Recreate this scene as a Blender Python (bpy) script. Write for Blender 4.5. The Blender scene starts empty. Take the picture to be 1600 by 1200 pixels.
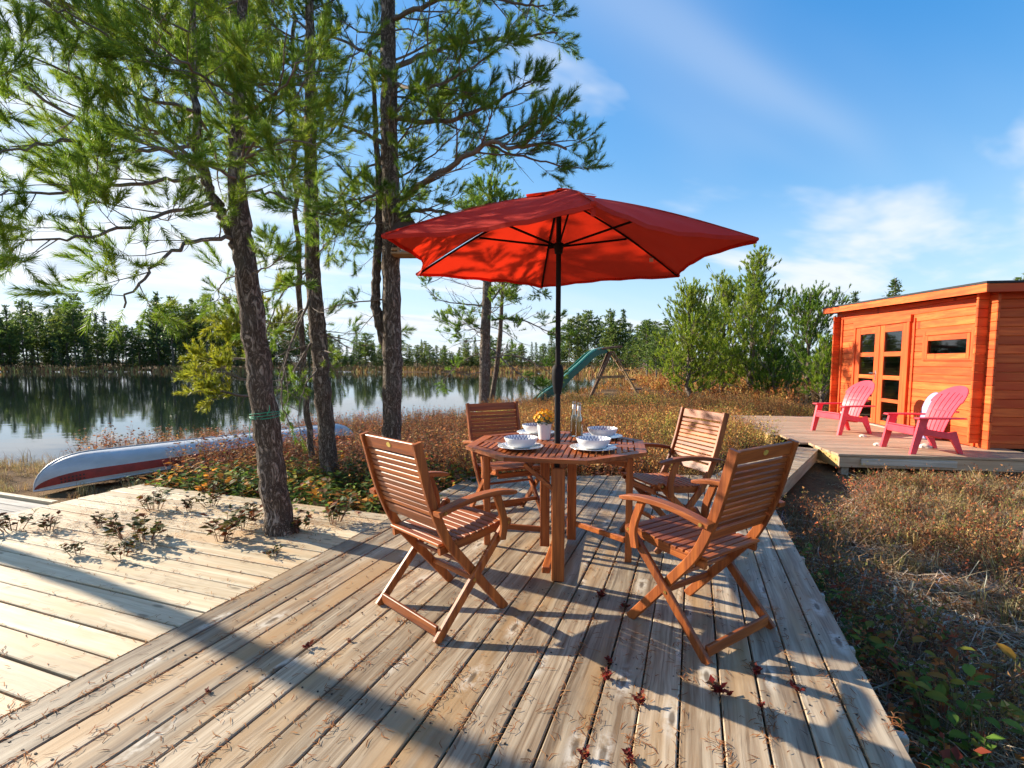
import bpy, bmesh, math, random
import numpy as np
from mathutils import Vector, Matrix

random.seed(11)
RNG = np.random.default_rng(11)
scene = bpy.context.scene
COL = scene.collection
R = math.radians

# ------------------------------------------------------------------ camera
cam_data = bpy.data.cameras.new('camera')
cam = bpy.data.objects.new('camera', cam_data)
COL.objects.link(cam)
cam_data.sensor_width = 36.0
cam_data.lens = 36.0 * 780.0 / 1600.0
cam_data.shift_y = 26.0 / 1600.0
cam_data.clip_start = 0.05
cam_data.clip_end = 5000.0
CAM_H = 1.306
PITCH = math.atan(61.0 / 780.0)
cam.location = (0.0, 0.0, CAM_H)
cam.rotation_euler = (math.pi / 2 - PITCH, 0.0, 0.0)
scene.camera = cam

# ------------------------------------------------------------------ light, sky, exposure
SUN_EL = R(23.0)
SUN_AZ = R(-65.0)            # clockwise from +Y (the view direction)
sun_dir = Vector((math.sin(SUN_AZ) * math.cos(SUN_EL), math.cos(SUN_AZ) * math.cos(SUN_EL), math.sin(SUN_EL)))
sl = bpy.data.lights.new('sun', 'SUN')
sl.energy = 4.4
sl.angle = R(0.5)
sl.color = (1.0, 0.89, 0.72)
sun = bpy.data.objects.new('sun', sl)
COL.objects.link(sun)
sun.rotation_euler = sun_dir.to_track_quat('Z', 'Y').to_euler()

scene.view_settings.view_transform = 'Standard'
scene.view_settings.look = 'None'
scene.view_settings.gamma = 1.0
scene.view_settings.exposure = 1.4
scene.view_settings.use_curve_mapping = False

world = bpy.data.worlds.new('World')
scene.world = world
world.use_nodes = True


class NT:
    """small helper round a node tree"""
    def __init__(self, tree):
        self.t = tree
        self.n = tree.nodes
        self.l = tree.links

    def node(self, typ, **kw):
        nd = self.n.new(typ)
        ins = kw.pop('ins', {})
        for k, v in kw.items():
            setattr(nd, k, v)
        for k, v in ins.items():
            s = nd.inputs[k]
            if isinstance(v, bpy.types.NodeSocket):
                self.l.new(v, s)
            else:
                s.default_value = v
        return nd

    def math(self, op, a, b=0.0, c=0.0, clamp=False):
        nd = self.node('ShaderNodeMath', operation=op, use_clamp=clamp)
        for i, v in enumerate((a, b, c)):
            if isinstance(v, bpy.types.NodeSocket):
                self.l.new(v, nd.inputs[i])
            else:
                nd.inputs[i].default_value = v
        return nd.outputs[0]

    def vmath(self, op, a, b=(0, 0, 0)):
        nd = self.node('ShaderNodeVectorMath', operation=op)
        for i, v in enumerate((a, b)):
            if isinstance(v, bpy.types.NodeSocket):
                self.l.new(v, nd.inputs[i])
            else:
                nd.inputs[i].default_value = v
        return nd.outputs[1] if op == 'DOT_PRODUCT' else nd.outputs[0]

    def noise(self, vec, scale=1.0, detail=4.0, rough=0.55, dist=0.0):
        return self.node('ShaderNodeTexNoise', ins={'Vector': vec, 'Scale': scale, 'Detail': detail, 'Roughness': rough, 'Distortion': dist}).outputs['Fac']

    def ramp(self, fac, stops, interp='LINEAR'):
        nd = self.node('ShaderNodeValToRGB', ins={'Fac': fac})
        cr = nd.color_ramp
        cr.interpolation = interp
        while len(cr.elements) < len(stops):
            cr.elements.new(0.5)
        for e, (p, c) in zip(cr.elements, stops):
            e.position = p
            e.color = (c[0], c[1], c[2], 1.0) if not isinstance(c, (int, float)) else (c, c, c, 1.0)
        return nd.outputs['Color']

    def smooth(self, v, lo, hi):
        return self.node('ShaderNodeMapRange', interpolation_type='SMOOTHSTEP', ins={'Value': v, 'From Min': lo, 'From Max': hi, 'To Min': 0.0, 'To Max': 1.0}).outputs[0]

    def mix(self, fac, a, b, mode='MIX'):
        nd = self.node('ShaderNodeMix', data_type='RGBA', blend_type=mode)
        for i, v in ((0, fac), (6, a), (7, b)):
            if isinstance(v, bpy.types.NodeSocket):
                self.l.new(v, nd.inputs[i])
            else:
                nd.inputs[i].default_value = v if i == 0 else (v[0], v[1], v[2], 1.0)
        return nd.outputs[2]

    def scale_vec(self, vec, s):
        return self.node('ShaderNodeMapping', ins={'Vector': vec, 'Scale': s}).outputs[0]


def build_sky():
    t = NT(world.node_tree)
    t.n.clear()
    out = t.node('ShaderNodeOutputWorld')
    bg = t.node('ShaderNodeBackground')
    bg.inputs['Strength'].default_value = 0.15
    t.l.new(bg.outputs[0], out.inputs[0])
    sky = t.node('ShaderNodeTexSky', sky_type='NISHITA')
    sky.sun_disc = False
    sky.sun_elevation = SUN_EL
    sky.sun_rotation = SUN_AZ
    sky.air_density = 1.0
    sky.dust_density = 0.2
    sky.ozone_density = 3.0
    # soft shoulder: the hazy sunward sky keeps its colour instead of clipping
    soft = t.vmath('DIVIDE', sky.outputs[0], t.vmath('ADD', t.vmath('MULTIPLY', sky.outputs[0], (0.30, 0.30, 0.30)), (1.0, 1.0, 1.0)))
    hs = t.node('ShaderNodeHueSaturation', ins={'Hue': 0.512, 'Saturation': 1.6, 'Value': 1.34, 'Color': soft})
    geo = t.node('ShaderNodeTexCoord')
    d = geo.outputs['Generated']
    sep = t.node('ShaderNodeSeparateXYZ', ins={0: d})
    z = t.math('MAXIMUM', sep.outputs[2], 0.0)
    inv = t.math('DIVIDE', 1.0, t.math('ADD', z, 0.14))
    px = t.math('MULTIPLY', sep.outputs[0], inv)
    py = t.math('MULTIPLY', sep.outputs[1], inv)
    pv = t.node('ShaderNodeCombineXYZ', ins={0: px, 1: py, 2: 0.0}).outputs[0]
    # the layer drifts along one direction, so the clouds are drawn out along it
    rot = t.node('ShaderNodeMapping', ins={'Vector': pv, 'Rotation': (0, 0, R(-32)), 'Location': (SKYX, SKYY, 0.0)}).outputs[0]
    n1 = t.noise(t.scale_vec(rot, (0.55, 1.0, 1.0)), 1.25, 5.0, 0.52, 0.15)
    n2 = t.noise(t.scale_vec(rot, (0.22, 0.85, 1.0)), 0.8, 3.0, 0.6, 0.4)
    # a weather front: thicker towards the sun's side of the sky and low down
    front = t.math('MULTIPLY', sep.outputs[0], -0.045)
    low = t.math('MULTIPLY', t.math('SUBTRACT', 1.0, t.smooth(z, 0.10, 0.50)), 0.10)
    v = t.math('ADD', n1, t.math('ADD', front, low))
    cum = t.math('MULTIPLY', t.smooth(v, 0.535, 0.70), 0.80)
    cir = t.math('MULTIPLY', t.smooth(t.math('ADD', n2, front), 0.45, 0.80), 0.40)
    dens = t.math('MAXIMUM', cum, cir)
    # thick cores turn grey-blue underneath, rims stay white
    core = t.smooth(v, 0.68, 0.84)
    ccol = t.mix(core, (2.7, 2.75, 2.85), (1.65, 1.95, 2.4))
    sdot = t.vmath('DOT_PRODUCT', d, tuple(sun_dir))
    glow = t.math('MULTIPLY_ADD', t.math('POWER', t.math('MAXIMUM', sdot, 0.0), 5.0), 0.25, 0.95)
    ccol = t.vmath('MULTIPLY', ccol, t.node('ShaderNodeCombineXYZ', ins={0: glow, 1: glow, 2: glow}).outputs[0])
    # thin veil near the horizon
    veil = t.math('MULTIPLY', t.math('SUBTRACT', 1.0, t.smooth(z, 0.0, 0.34)), 0.45)
    base = t.mix(veil, hs.outputs[0], (1.35, 2.1, 3.1))
    col = t.mix(dens, base, ccol)
    t.l.new(col, bg.inputs['Color'])


SKYX, SKYY = 5.3, 0.2
build_sky()

# ------------------------------------------------------------------ geometry helpers
def at(u, v, y):
    """point seen at (u, v) of the 1600 x 1200 photograph, y metres in front"""
    x = (u - 800.0) / 780.0
    d = (v - 626.0) / 780.0
    ry = math.cos(PITCH) - d * math.sin(PITCH)
    rz = -math.sin(PITCH) - d * math.cos(PITCH)
    t = y / ry
    return Vector((x * t, y, CAM_H + rz * t))


CH_CACHE = {}


class MB:
    """collects shapes; build() links them as one mesh object"""
    def __init__(self):
        self.v = []
        self.f = []

    def add(self, vs, fs, M=None):
        o = len(self.v)
        if M is not None:
            vs = [M @ Vector(p) for p in vs]
        self.v += [tuple(p) for p in vs]
        self.f += [tuple(i + o for i in q) for q in fs]
        return self

    def cbox(self, c, s, ch=0.003, M=None):
        """box with chamfered edges: centre c, size s"""
        hx, hy, hz = s[0] / 2, s[1] / 2, s[2] / 2
        ch = min(ch, hx * 0.6, hy * 0.6, hz * 0.6)
        vs, idx = [], {}
        for sx in (-1, 1):
            for sy in (-1, 1):
                for sz in (-1, 1):
                    for a in range(3):
                        h = [hx - ch, hy - ch, hz - ch]
                        h[a] += ch
                        idx[(sx, sy, sz, a)] = len(vs)
                        vs.append((c[0] + sx * h[0], c[1] + sy * h[1], c[2] + sz * h[2]))
        fs = []
        for a in range(3):
            b, d = (a + 1) % 3, (a + 2) % 3
            for s0 in (-1, 1):
                q = []
                for (p, r) in ((-1, -1), (1, -1), (1, 1), (-1, 1)):
                    k = [0, 0, 0]; k[a] = s0; k[b] = p; k[d] = r
                    q.append(idx[(k[0], k[1], k[2], a)])
                fs.append(q if s0 > 0 else q[::-1])
            # edges running along axis a, between faces b and d
            for p in (-1, 1):
                for r in (-1, 1):
                    k0 = [0, 0, 0]; k0[a] = -1; k0[b] = p; k0[d] = r
                    k1 = list(k0); k1[a] = 1
                    q = [idx[(*k0, b)], idx[(*k1, b)], idx[(*k1, d)], idx[(*k0, d)]]
                    fs.append(q if p * r < 0 else q[::-1])
        for sx in (-1, 1):
            for sy in (-1, 1):
                for sz in (-1, 1):
                    q = [idx[(sx, sy, sz, 0)], idx[(sx, sy, sz, 1)], idx[(sx, sy, sz, 2)]]
                    fs.append(q if sx * sy * sz > 0 else q[::-1])
        return self.add(vs, fs, M)

    def beam(self, p0, p1, w, t, up=(0, 0, 1), ch=0.003):
        """bar from p0 to p1; w across, t along 'up'"""
        p0, p1 = Vector(p0), Vector(p1)
        x = (p1 - p0)
        L = x.length
        x.normalize()
        z = Vector(up) - x * Vector(up).dot(x)
        z.normalize()
        y = z.cross(x)
        M = Matrix(((x.x, y.x, z.x, 0), (x.y, y.y, z.y, 0), (x.z, y.z, z.z, 0), (0, 0, 0, 1)))
        M = Matrix.Translation((p0 + p1) / 2) @ M
        return self.cbox((0, 0, 0), (L, w, t), ch, M)

    def sweep(self, path, prof, up=(1, 0, 0), scales=None, closed_prof=True):
        """sweep the 2-d profile (a along side, b along up) along path"""
        n, k = len(path), len(prof)
        vs, fs = [], []
        P = [Vector(p) for p in path]
        U = Vector(up)
        for i in range(n):
            d = (P[min(i + 1, n - 1)] - P[max(i - 1, 0)]).normalized()
            b = (U - d * U.dot(d)).normalized()
            a = d.cross(b)
            s = 1.0 if scales is None else scales[i]
            for (pa, pb) in prof:
                vs.append(P[i] + a * pa * s + b * pb * s)
        for i in range(n - 1):
            for j in range(k):
                j2 = (j + 1) % k
                if not closed_prof and j == k - 1:
                    continue
                fs.append((i * k + j, i * k + j2, (i + 1) * k + j2, (i + 1) * k + j))
        if closed_prof:
            fs.append(tuple(range(k))[::-1])
            fs.append(tuple((n - 1) * k + j for j in range(k)))
        return self.add(vs, fs)

    def tube(self, path, rad, n=8):
        if not isinstance(rad, (list, tuple)):
            rad = [rad] * len(path)
        prof = [(math.cos(2 * math.pi * j / n), math.sin(2 * math.pi * j / n)) for j in range(n)]
        d = Vector(path[-1]) - Vector(path[0])
        up = (1, 0, 0) if abs(d.normalized().x) < 0.8 else (0, 0, 1)
        return self.sweep(path, prof, up, rad)

    def lathe(self, prof, n=24, c=(0, 0, 0)):
        """prof: (radius, z) from bottom to top"""
        k = len(prof)
        vs = []
        for (r, z) in prof:
            for j in range(n):
                a = 2 * math.pi * j / n
                vs.append((c[0] + r * math.cos(a), c[1] + r * math.sin(a), c[2] + z))
        fs = []
        for i in range(k - 1):
            for j in range(n):
                j2 = (j + 1) % n
                fs.append((i * n + j, i * n + j2, (i + 1) * n + j2, (i + 1) * n + j))
        fs.append(tuple(range(n))[::-1])
        fs.append(tuple((k - 1) * n + j for j in range(n)))
        return self.add(vs, fs)

    def prism(self, poly, z0, z1, M=None):
        """extrude an anticlockwise polygon from z0 to z1"""
        n = len(poly)
        vs = [(p[0], p[1], z0) for p in poly] + [(p[0], p[1], z1) for p in poly]
        fs = [tuple(range(n))[::-1], tuple(range(n, 2 * n))]
        for i in range(n):
            j = (i + 1) % n
            fs.append((i, j, n + j, n + i))
        return self.add(vs, fs, M)

    def mesh(self, name, smooth=None):
        me = bpy.data.meshes.new(name)
        me.from_pydata(self.v, [], self.f)
        me.validate()
        if smooth is not None:
            me.polygons.foreach_set('use_smooth', [True] * len(me.polygons))
            me.set_sharp_from_angle(angle=R(smooth))
        me.update()
        return me

    def build(self, name, mat, parent=None, smooth=None):
        return link(name, self.mesh(name, smooth), mat, parent)


def link(name, me, mat=None, parent=None):
    o = bpy.data.objects.new(name, me)
    if mat is not None and len(me.materials) == 0:
        me.materials.append(mat)
    COL.objects.link(o)
    if parent is not None:
        o.parent = parent
    return o


def tag(o, label=None, cat=None, group=None, kind=None):
    if label:
        o['label'] = label
    if cat:
        o['category'] = cat
    if group:
        o['group'] = group
    if kind:
        o['kind'] = kind
    return o


def thing(name, label, cat, loc=(0, 0, 0), rz=0.0, group=None):
    o = bpy.data.objects.new(name, None)
    o.empty_display_size = 0.1
    COL.objects.link(o)
    o.location = loc
    o.rotation_euler = (0, 0, rz)
    return tag(o, label, cat, group)


def copy_tree(o, parent=None):
    c = o.copy()
    COL.objects.link(c)
    if parent is not None:
        c.parent = parent
    for ch in list(o.children):
        copy_tree(ch, c)
    return c


# ------------------------------------------------------------------ materials
def new_mat(name):
    m = bpy.data.materials.new(name)
    m.use_nodes = True
    t = NT(m.node_tree)
    bsdf = t.n['Principled BSDF']
    return m, t, bsdf


def plain(name, col, rough=0.6, metal=0.0, spec=0.5, var=0.12, scale=6.0, bump=0.0, coat=0.0):
    m, t, b = new_mat(name)
    tc = t.node('ShaderNodeTexCoord').outputs['Object']
    n = t.noise(tc, scale, 5.0, 0.6)
    lo = tuple(c * (1 - var) for c in col)
    hi = tuple(min(1, c * (1 + var)) for c in col)
    c = t.ramp(n, [(0.3, lo), (0.7, hi)])
    t.l.new(c, b.inputs['Base Color'])
    r = t.math('MULTIPLY_ADD', n, 0.2, rough - 0.1)
    t.l.new(r, b.inputs['Roughness'])
    b.inputs['Metallic'].default_value = metal
    b.inputs['Specular IOR Level'].default_value = spec
    b.inputs['Coat Weight'].default_value = coat
    if bump:
        bp = t.node('ShaderNodeBump', ins={'Height': n, 'Strength': bump, 'Distance': 0.01})
        t.l.new(bp.outputs[0], b.inputs['Normal'])
    return m


def wood(name, dark, light, tint=None, axis=0, rough=0.6, grain=1.0, knots=0.0, pale=None, stain=0.0, spec=0.35, bump=0.35, lining=0.0, vary=0.42):
    """sawn wood, grain along the object's local axis; each object gets its own piece of grain"""
    m, t, b = new_mat(name)
    tc = t.node('ShaderNodeTexCoord').outputs['Object']
    rnd = t.node('ShaderNodeObjectInfo').outputs['Random']
    off = t.node('ShaderNodeCombineXYZ', ins={0: t.math('MULTIPLY', rnd, 37.0), 1: t.math('MULTIPLY', rnd, 91.0), 2: t.math('MULTIPLY', rnd, 53.0)}).outputs[0]
    v = t.vmath('ADD', tc, off)
    s = [14.0, 14.0, 14.0]
    s[axis] = 0.7
    warp = t.noise(t.scale_vec(v, tuple(2.2 if i == axis else 7.0 for i in range(3))), 1.0, 2.0, 0.5)
    wv = t.node('ShaderNodeCombineXYZ', ins={0: 0.0, 1: t.math('MULTIPLY', warp, 0.05), 2: t.math('MULTIPLY', warp, 0.05)}).outputs[0]
    gv = t.vmath('ADD', v, wv)
    fine = t.noise(t.scale_vec(gv, tuple(x * 5.0 * grain for x in s)), 1.0, 4.0, 0.6)
    rings = t.noise(t.scale_vec(gv, tuple(x * 1.7 * grain for x in s)), 1.0, 2.0, 0.4)
    mixg = t.math('ADD', t.math('MULTIPLY', fine, 0.45), t.math('MULTIPLY', rings, 0.55))
    col = t.ramp(mixg, [(0.36, dark), (0.52, tuple((a + c) / 2 for a, c in zip(dark, light))), (0.66, light)])
    lines = t.noise(t.scale_vec(gv, tuple(1.1 if i == axis else 95.0 * grain for i in range(3))), 1.0, 2.0, 0.5)
    col = t.mix(t.math('MULTIPLY', t.smooth(lines, 0.56, 0.68), lining), col, tuple(c * 0.55 for c in dark))
    # each board its own tone
    tone = t.math('MULTIPLY_ADD', t.node('ShaderNodeTexWhiteNoise', noise_dimensions='1D', ins={'W': rnd}).outputs['Value'], vary, 1.0 - vary / 2)
    col = t.vmath('MULTIPLY', col, t.node('ShaderNodeCombineXYZ', ins={0: tone, 1: tone, 2: tone}).outputs[0])
    if tint is not None:
        tv = t.noise(t.scale_vec(v, tuple(0.9 if i == axis else 5.0 for i in range(3))), 1.0, 3.0, 0.55)
        col = t.mix(t.math('MULTIPLY', t.smooth(tv, 0.48, 0.68), 0.75), col, tint)
    if stain:
        sv = t.noise(v, 2.6, 5.0, 0.62)
        col = t.mix(t.math('MULTIPLY', t.smooth(sv, 0.55, 0.75), stain), col, tuple(c * 0.45 for c in dark))
    if knots:
        ks = tuple(2.2 if i == axis else 7.5 for i in range(3))
        vo = t.node('ShaderNodeTexVoronoi', voronoi_dimensions='2D' if axis == 0 else '3D', feature='F1', ins={'Vector': t.scale_vec(v, ks), 'Scale': 1.0, 'Randomness': 1.0})
        dist = vo.outputs['Distance']
        pick = t.math('LESS_THAN', t.node('ShaderNodeSeparateColor', ins={0: vo.outputs['Color']}).outputs[0], knots)
        ringf = t.math('MULTIPLY', t.math('SUBTRACT', 1.0, t.smooth(dist, 0.05, 0.12)), pick)
        if pale is not None:
            halo = t.math('MULTIPLY', t.math('SUBTRACT', 1.0, t.smooth(dist, 0.08, 0.34)), pick)
            hn = t.math('MULTIPLY', halo, t.smooth(t.noise(v, 19.0, 4.0, 0.7), 0.35, 0.6))
            col = t.mix(t.math('MULTIPLY', hn, 0.7), col, pale)
        col = t.mix(t.math('MULTIPLY', ringf, 0.8), col, tuple(c * 0.38 for c in dark))
    t.l.new(col, b.inputs['Base Color'])
    rg = t.math('MULTIPLY_ADD', fine, 0.25, rough - 0.12)
    t.l.new(rg, b.inputs['Roughness'])
    b.inputs['Specular IOR Level'].default_value = spec
    bp = t.node('ShaderNodeBump', ins={'Height': mixg, 'Strength': bump, 'Distance': 0.004})
    t.l.new(bp.outputs[0], b.inputs['Normal'])
    return m


M = {}
M['deck'] = wood('weathered_deck_boards', (0.20, 0.13, 0.073), (0.49, 0.395, 0.275), tint=(0.40, 0.245, 0.11), rough=0.56, knots=0.34, pale=(0.66, 0.60, 0.50), stain=0.35, spec=0.45, bump=0.5, lining=0.6, vary=0.55)
M['deck_pale'] = wood('fresh_deck_boards', (0.46, 0.345, 0.205), (0.68, 0.575, 0.40), tint=(0.58, 0.38, 0.20), rough=0.55, knots=0.22, stain=0.15, spec=0.45, bump=0.4, lining=0.3)
M['deck_grey'] = wood('silvered_deck_boards', (0.20, 0.18, 0.16), (0.42, 0.39, 0.35), rough=0.7, knots=0.1, bump=0.5)
M['deck_brown'] = wood('brown_deck_boards', (0.33, 0.22, 0.135), (0.52, 0.39, 0.265), tint=(0.44, 0.28, 0.165), rough=0.6, knots=0.1, stain=0.2)
M['fascia'] = wood('yellow_rim_joist', (0.50, 0.30, 0.10), (0.68, 0.46, 0.19), rough=0.7, knots=0.2)
M['joist'] = wood('grey_joist', (0.30, 0.26, 0.20), (0.50, 0.45, 0.38), rough=0.75)
M['teak'] = wood('oiled_hardwood', (0.175, 0.038, 0.009), (0.44, 0.125, 0.024), rough=0.46, grain=1.4, spec=0.4, bump=0.12, lining=0.35, vary=0.55)
M['teak_y'] = wood('oiled_hardwood_lengthwise', (0.175, 0.038, 0.009), (0.44, 0.125, 0.024), axis=1, rough=0.46, grain=1.4, spec=0.4, bump=0.12, lining=0.35, vary=0.55)
M['teak_z'] = wood('oiled_hardwood_upright', (0.175, 0.038, 0.009), (0.44, 0.125, 0.024), axis=2, rough=0.46, grain=1.4, spec=0.4, bump=0.12, lining=0.35, vary=0.55)
M['log'] = wood('orange_stained_logs', (0.50, 0.066, 0.011), (0.72, 0.150, 0.030), tint=(0.54, 0.058, 0.011), rough=0.6, knots=0.4, stain=0.35, bump=0.3, lining=0.5, vary=0.55)
M['log_y'] = wood('orange_stained_cross_logs', (0.50, 0.066, 0.011), (0.72, 0.150, 0.030), tint=(0.54, 0.058, 0.011), axis=1, rough=0.6, bump=0.25)
M['log_z'] = wood('orange_stained_trim', (0.52, 0.060, 0.011), (0.70, 0.125, 0.024), axis=2, rough=0.55, bump=0.2)
M['felt'] = plain('black_roof_felt', (0.025, 0.027, 0.03), 0.8, var=0.3, scale=30, bump=0.3)
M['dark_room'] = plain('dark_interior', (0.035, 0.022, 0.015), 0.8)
M['black_metal'] = plain('charcoal_powder_coat', (0.016, 0.016, 0.018), 0.65, spec=0.12, var=0.2, scale=20)
M['rib'] = plain('matt_black_rib', (0.014, 0.014, 0.015), 0.95, spec=0.0, var=0.2, scale=20)
M['steel'] = plain('brushed_steel', (0.55, 0.55, 0.54), 0.32, metal=1.0)
M['brass'] = plain('brass_bolt', (0.55, 0.38, 0.12), 0.35, metal=1.0)
M['badge'] = plain('gold_maker_badge', (0.62, 0.47, 0.10), 0.4, metal=0.3)
M['pink'] = plain('coral_pink_plastic', (0.78, 0.052, 0.080), 0.45, var=0.14, scale=7)
M['ceramic'] = plain('white_glaze', (0.80, 0.80, 0.80), 0.16, var=0.02, coat=0.3)
M['soil'] = plain('potting_soil', (0.03, 0.02, 0.012), 0.95, bump=0.5)
M['screw'] = plain('dark_screw_head', (0.05, 0.04, 0.035), 0.5, metal=0.6)
M['tag'] = plain('white_tag', (0.8, 0.78, 0.76), 0.6)


def glass_mat(name, tint, rough=0.02):
    m, t, b = new_mat(name)
    b.inputs['Base Color'].default_value = (*tint, 1)
    b.inputs['Roughness'].default_value = rough
    b.inputs['Transmission Weight'].default_value = 1.0
    b.inputs['IOR'].default_value = 1.45
    return m


M['pane'] = glass_mat('window_pane', (0.75, 0.75, 0.72))
def thin_glass(name, tint):
    m, t, b = new_mat(name)
    b.inputs['Base Color'].default_value = (*tint, 1)
    b.inputs['Roughness'].default_value = 0.03
    tr = t.node('ShaderNodeBsdfTransparent', ins={'Color': (*tint, 1)})
    gl = t.node('ShaderNodeBsdfGlossy', ins={'Color': (1, 1, 1, 1), 'Roughness': 0.03})
    fr = t.math('MULTIPLY_ADD', t.node('ShaderNodeFresnel', ins={'IOR': 1.5}).outputs[0], 0.9, 0.03)
    mx = t.node('ShaderNodeMixShader', ins={0: fr, 1: tr.outputs[0], 2: gl.outputs[0]})
    t.l.new(mx.outputs[0], t.n['Material Output'].inputs[0])
    return m


M['bottle'] = thin_glass('clear_bottle_glass', (0.93, 0.94, 0.90))
M['beer'] = glass_mat('golden_beer', (0.85, 0.42, 0.03), 0.3)
M['beer'].node_tree.nodes['Principled BSDF'].inputs['Transmission Weight'].default_value = 0.15


def fabric_red():
    m, t, b = new_mat('red_canvas')
    tc = t.node('ShaderNodeTexCoord').outputs['Object']
    n = t.noise(tc, 3.0, 5.0, 0.6)
    weave = t.noise(tc, 240.0, 2.0, 0.5)
    col = t.ramp(n, [(0.3, (0.55, 0.030, 0.016)), (0.7, (0.68, 0.050, 0.025))])
    t.l.new(col, b.inputs['Base Color'])
    b.inputs['Roughness'].default_value = 0.75
    b.inputs['Specular IOR Level'].default_value = 0.25
    bp = t.node('ShaderNodeBump', ins={'Height': t.math('ADD', t.math('MULTIPLY', n, 3.0), t.math('MULTIPLY', weave, 0.25)), 'Strength': 0.25, 'Distance': 0.01})
    t.l.new(bp.outputs[0], b.inputs['Normal'])
    tr = t.node('ShaderNodeBsdfTranslucent', ins={'Color': (0.85, 0.035, 0.010, 1)})
    mx = t.node('ShaderNodeMixShader', ins={0: 0.36, 1: b.outputs[0], 2: tr.outputs[0]})
    t.l.new(mx.outputs[0], t.n['Material Output'].inputs[0])
    return m


M['canvas'] = fabric_red()


def crockery(name, ring_lo, ring_hi, mode):
    """white glaze with a blue pattern printed between two radii (local coordinates)"""
    m, t, b = new_mat(name)
    tc = t.node('ShaderNodeTexCoord').outputs['Object']
    sep = t.node('ShaderNodeSeparateXYZ', ins={0: tc})
    rr = t.math('SQRT', t.math('ADD', t.math('POWER', sep.outputs[0], 2.0), t.math('POWER', sep.outputs[1], 2.0)))
    ang = t.math('ARCTAN2', sep.outputs[1], sep.outputs[0])
    inside = t.math('MULTIPLY', t.smooth(rr, ring_lo, ring_lo + 0.002), t.math('SUBTRACT', 1.0, t.smooth(rr, ring_hi, ring_hi + 0.002)))
    a = t.math('SINE', t.math('MULTIPLY_ADD', ang, 14.0, t.math('MULTIPLY', rr, mode)))
    c = t.math('SINE', t.math('SUBTRACT', t.math('MULTIPLY', rr, mode), t.math('MULTIPLY', ang, 14.0)))
    ln = t.math('MAXIMUM', t.math('SUBTRACT', 1.0, t.smooth(t.math('ABSOLUTE', a), 0.25, 0.5)), t.math('SUBTRACT', 1.0, t.smooth(t.math('ABSOLUTE', c), 0.25, 0.5)))
    up = t.math('GREATER_THAN', t.node('ShaderNodeSeparateXYZ', ins={0: t.node('ShaderNodeNewGeometry').outputs['Normal']}).outputs[2], 0.05)
    fac = t.math('MULTIPLY', t.math('MULTIPLY', inside, ln), up)
    t.l.new(t.mix(t.math('MULTIPLY', fac, 0.85), (0.80, 0.80, 0.80), (0.055, 0.085, 0.22)), b.inputs['Base Color'])
    b.inputs['Roughness'].default_value = 0.15
    b.inputs['Coat Weight'].default_value = 0.3
    return m


M['bowl'] = crockery('patterned_bowl_glaze', 0.0, 0.107, 150.0)
M['plate'] = crockery('patterned_plate_glaze', 0.095, 0.142, 110.0)


def vcol_mat(name, rough=0.6, transl=0.35, spec=0.3, bright=1.0):
    """colour from the mesh's own per-leaf colour, part of the light passes through"""
    m, t, b = new_mat(name)
    c = t.node('ShaderNodeVertexColor', layer_name='tint').outputs[0]
    t.l.new(c, b.inputs['Base Color'])
    b.inputs['Roughness'].default_value = rough
    b.inputs['Specular IOR Level'].default_value = spec
    if transl:
        tr = t.node('ShaderNodeBsdfTranslucent', ins={'Color': c})
        mx = t.node('ShaderNodeMixShader', ins={0: transl, 1: b.outputs[0], 2: tr.outputs[0]})
        t.l.new(mx.outputs[0], t.n['Material Output'].inputs[0])
    return m


M['leaf'] = vcol_mat('shrub_leaf', 0.6, 0.4, 0.15)
M['needle'] = vcol_mat('pine_needle', 0.5, 0.5, 0.35)
M['dry'] = vcol_mat('dry_stalk', 0.8, 0.25, 0.15)
M['litter'] = vcol_mat('litter', 0.85, 0.0, 0.1)


def bark(name, dark, light, scale=1.0):
    m, t, b = new_mat(name)
    tc = t.node('ShaderNodeTexCoord').outputs['Object']
    n = t.noise(t.scale_vec(tc, (17.0 * scale, 17.0 * scale, 6.0 * scale)), 1.0, 8.0, 0.72, 1.4)
    n2 = t.noise(t.scale_vec(tc, (55.0 * scale, 55.0 * scale, 16.0 * scale)), 1.0, 5.0, 0.7, 0.6)
    crack = t.math('ABSOLUTE', t.math('SUBTRACT', n, 0.5))
    h = t.math('ADD', t.math('MULTIPLY', t.smooth(crack, 0.0, 0.10), 0.55), t.math('MULTIPLY', n2, 0.55))
    big = t.noise(tc, 2.5, 3.0, 0.6)
    c = t.ramp(h, [(0.25, tuple(x * 0.45 for x in dark)), (0.55, dark), (0.85, light)])
    c = t.mix(t.math('MULTIPLY', t.smooth(big, 0.5, 0.7), 0.25), c, (0.24, 0.235, 0.20))
    t.l.new(c, b.inputs['Base Color'])
    b.inputs['Roughness'].default_value = 0.9
    b.inputs['Specular IOR Level'].default_value = 0.15
    bp = t.node('ShaderNodeBump', ins={'Height': h, 'Strength': 0.9, 'Distance': 0.02})
    t.l.new(bp.outputs[0], b.inputs['Normal'])
    return m


M['bark'] = bark('grey_pine_bark', (0.17, 0.125, 0.095), (0.36, 0.29, 0.235))
M['twig'] = plain('grey_twig', (0.16, 0.125, 0.10), 0.9, var=0.35, scale=25)
M['far_bark'] = plain('far_bark', (0.14, 0.115, 0.09), 0.9, var=0.3)

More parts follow.
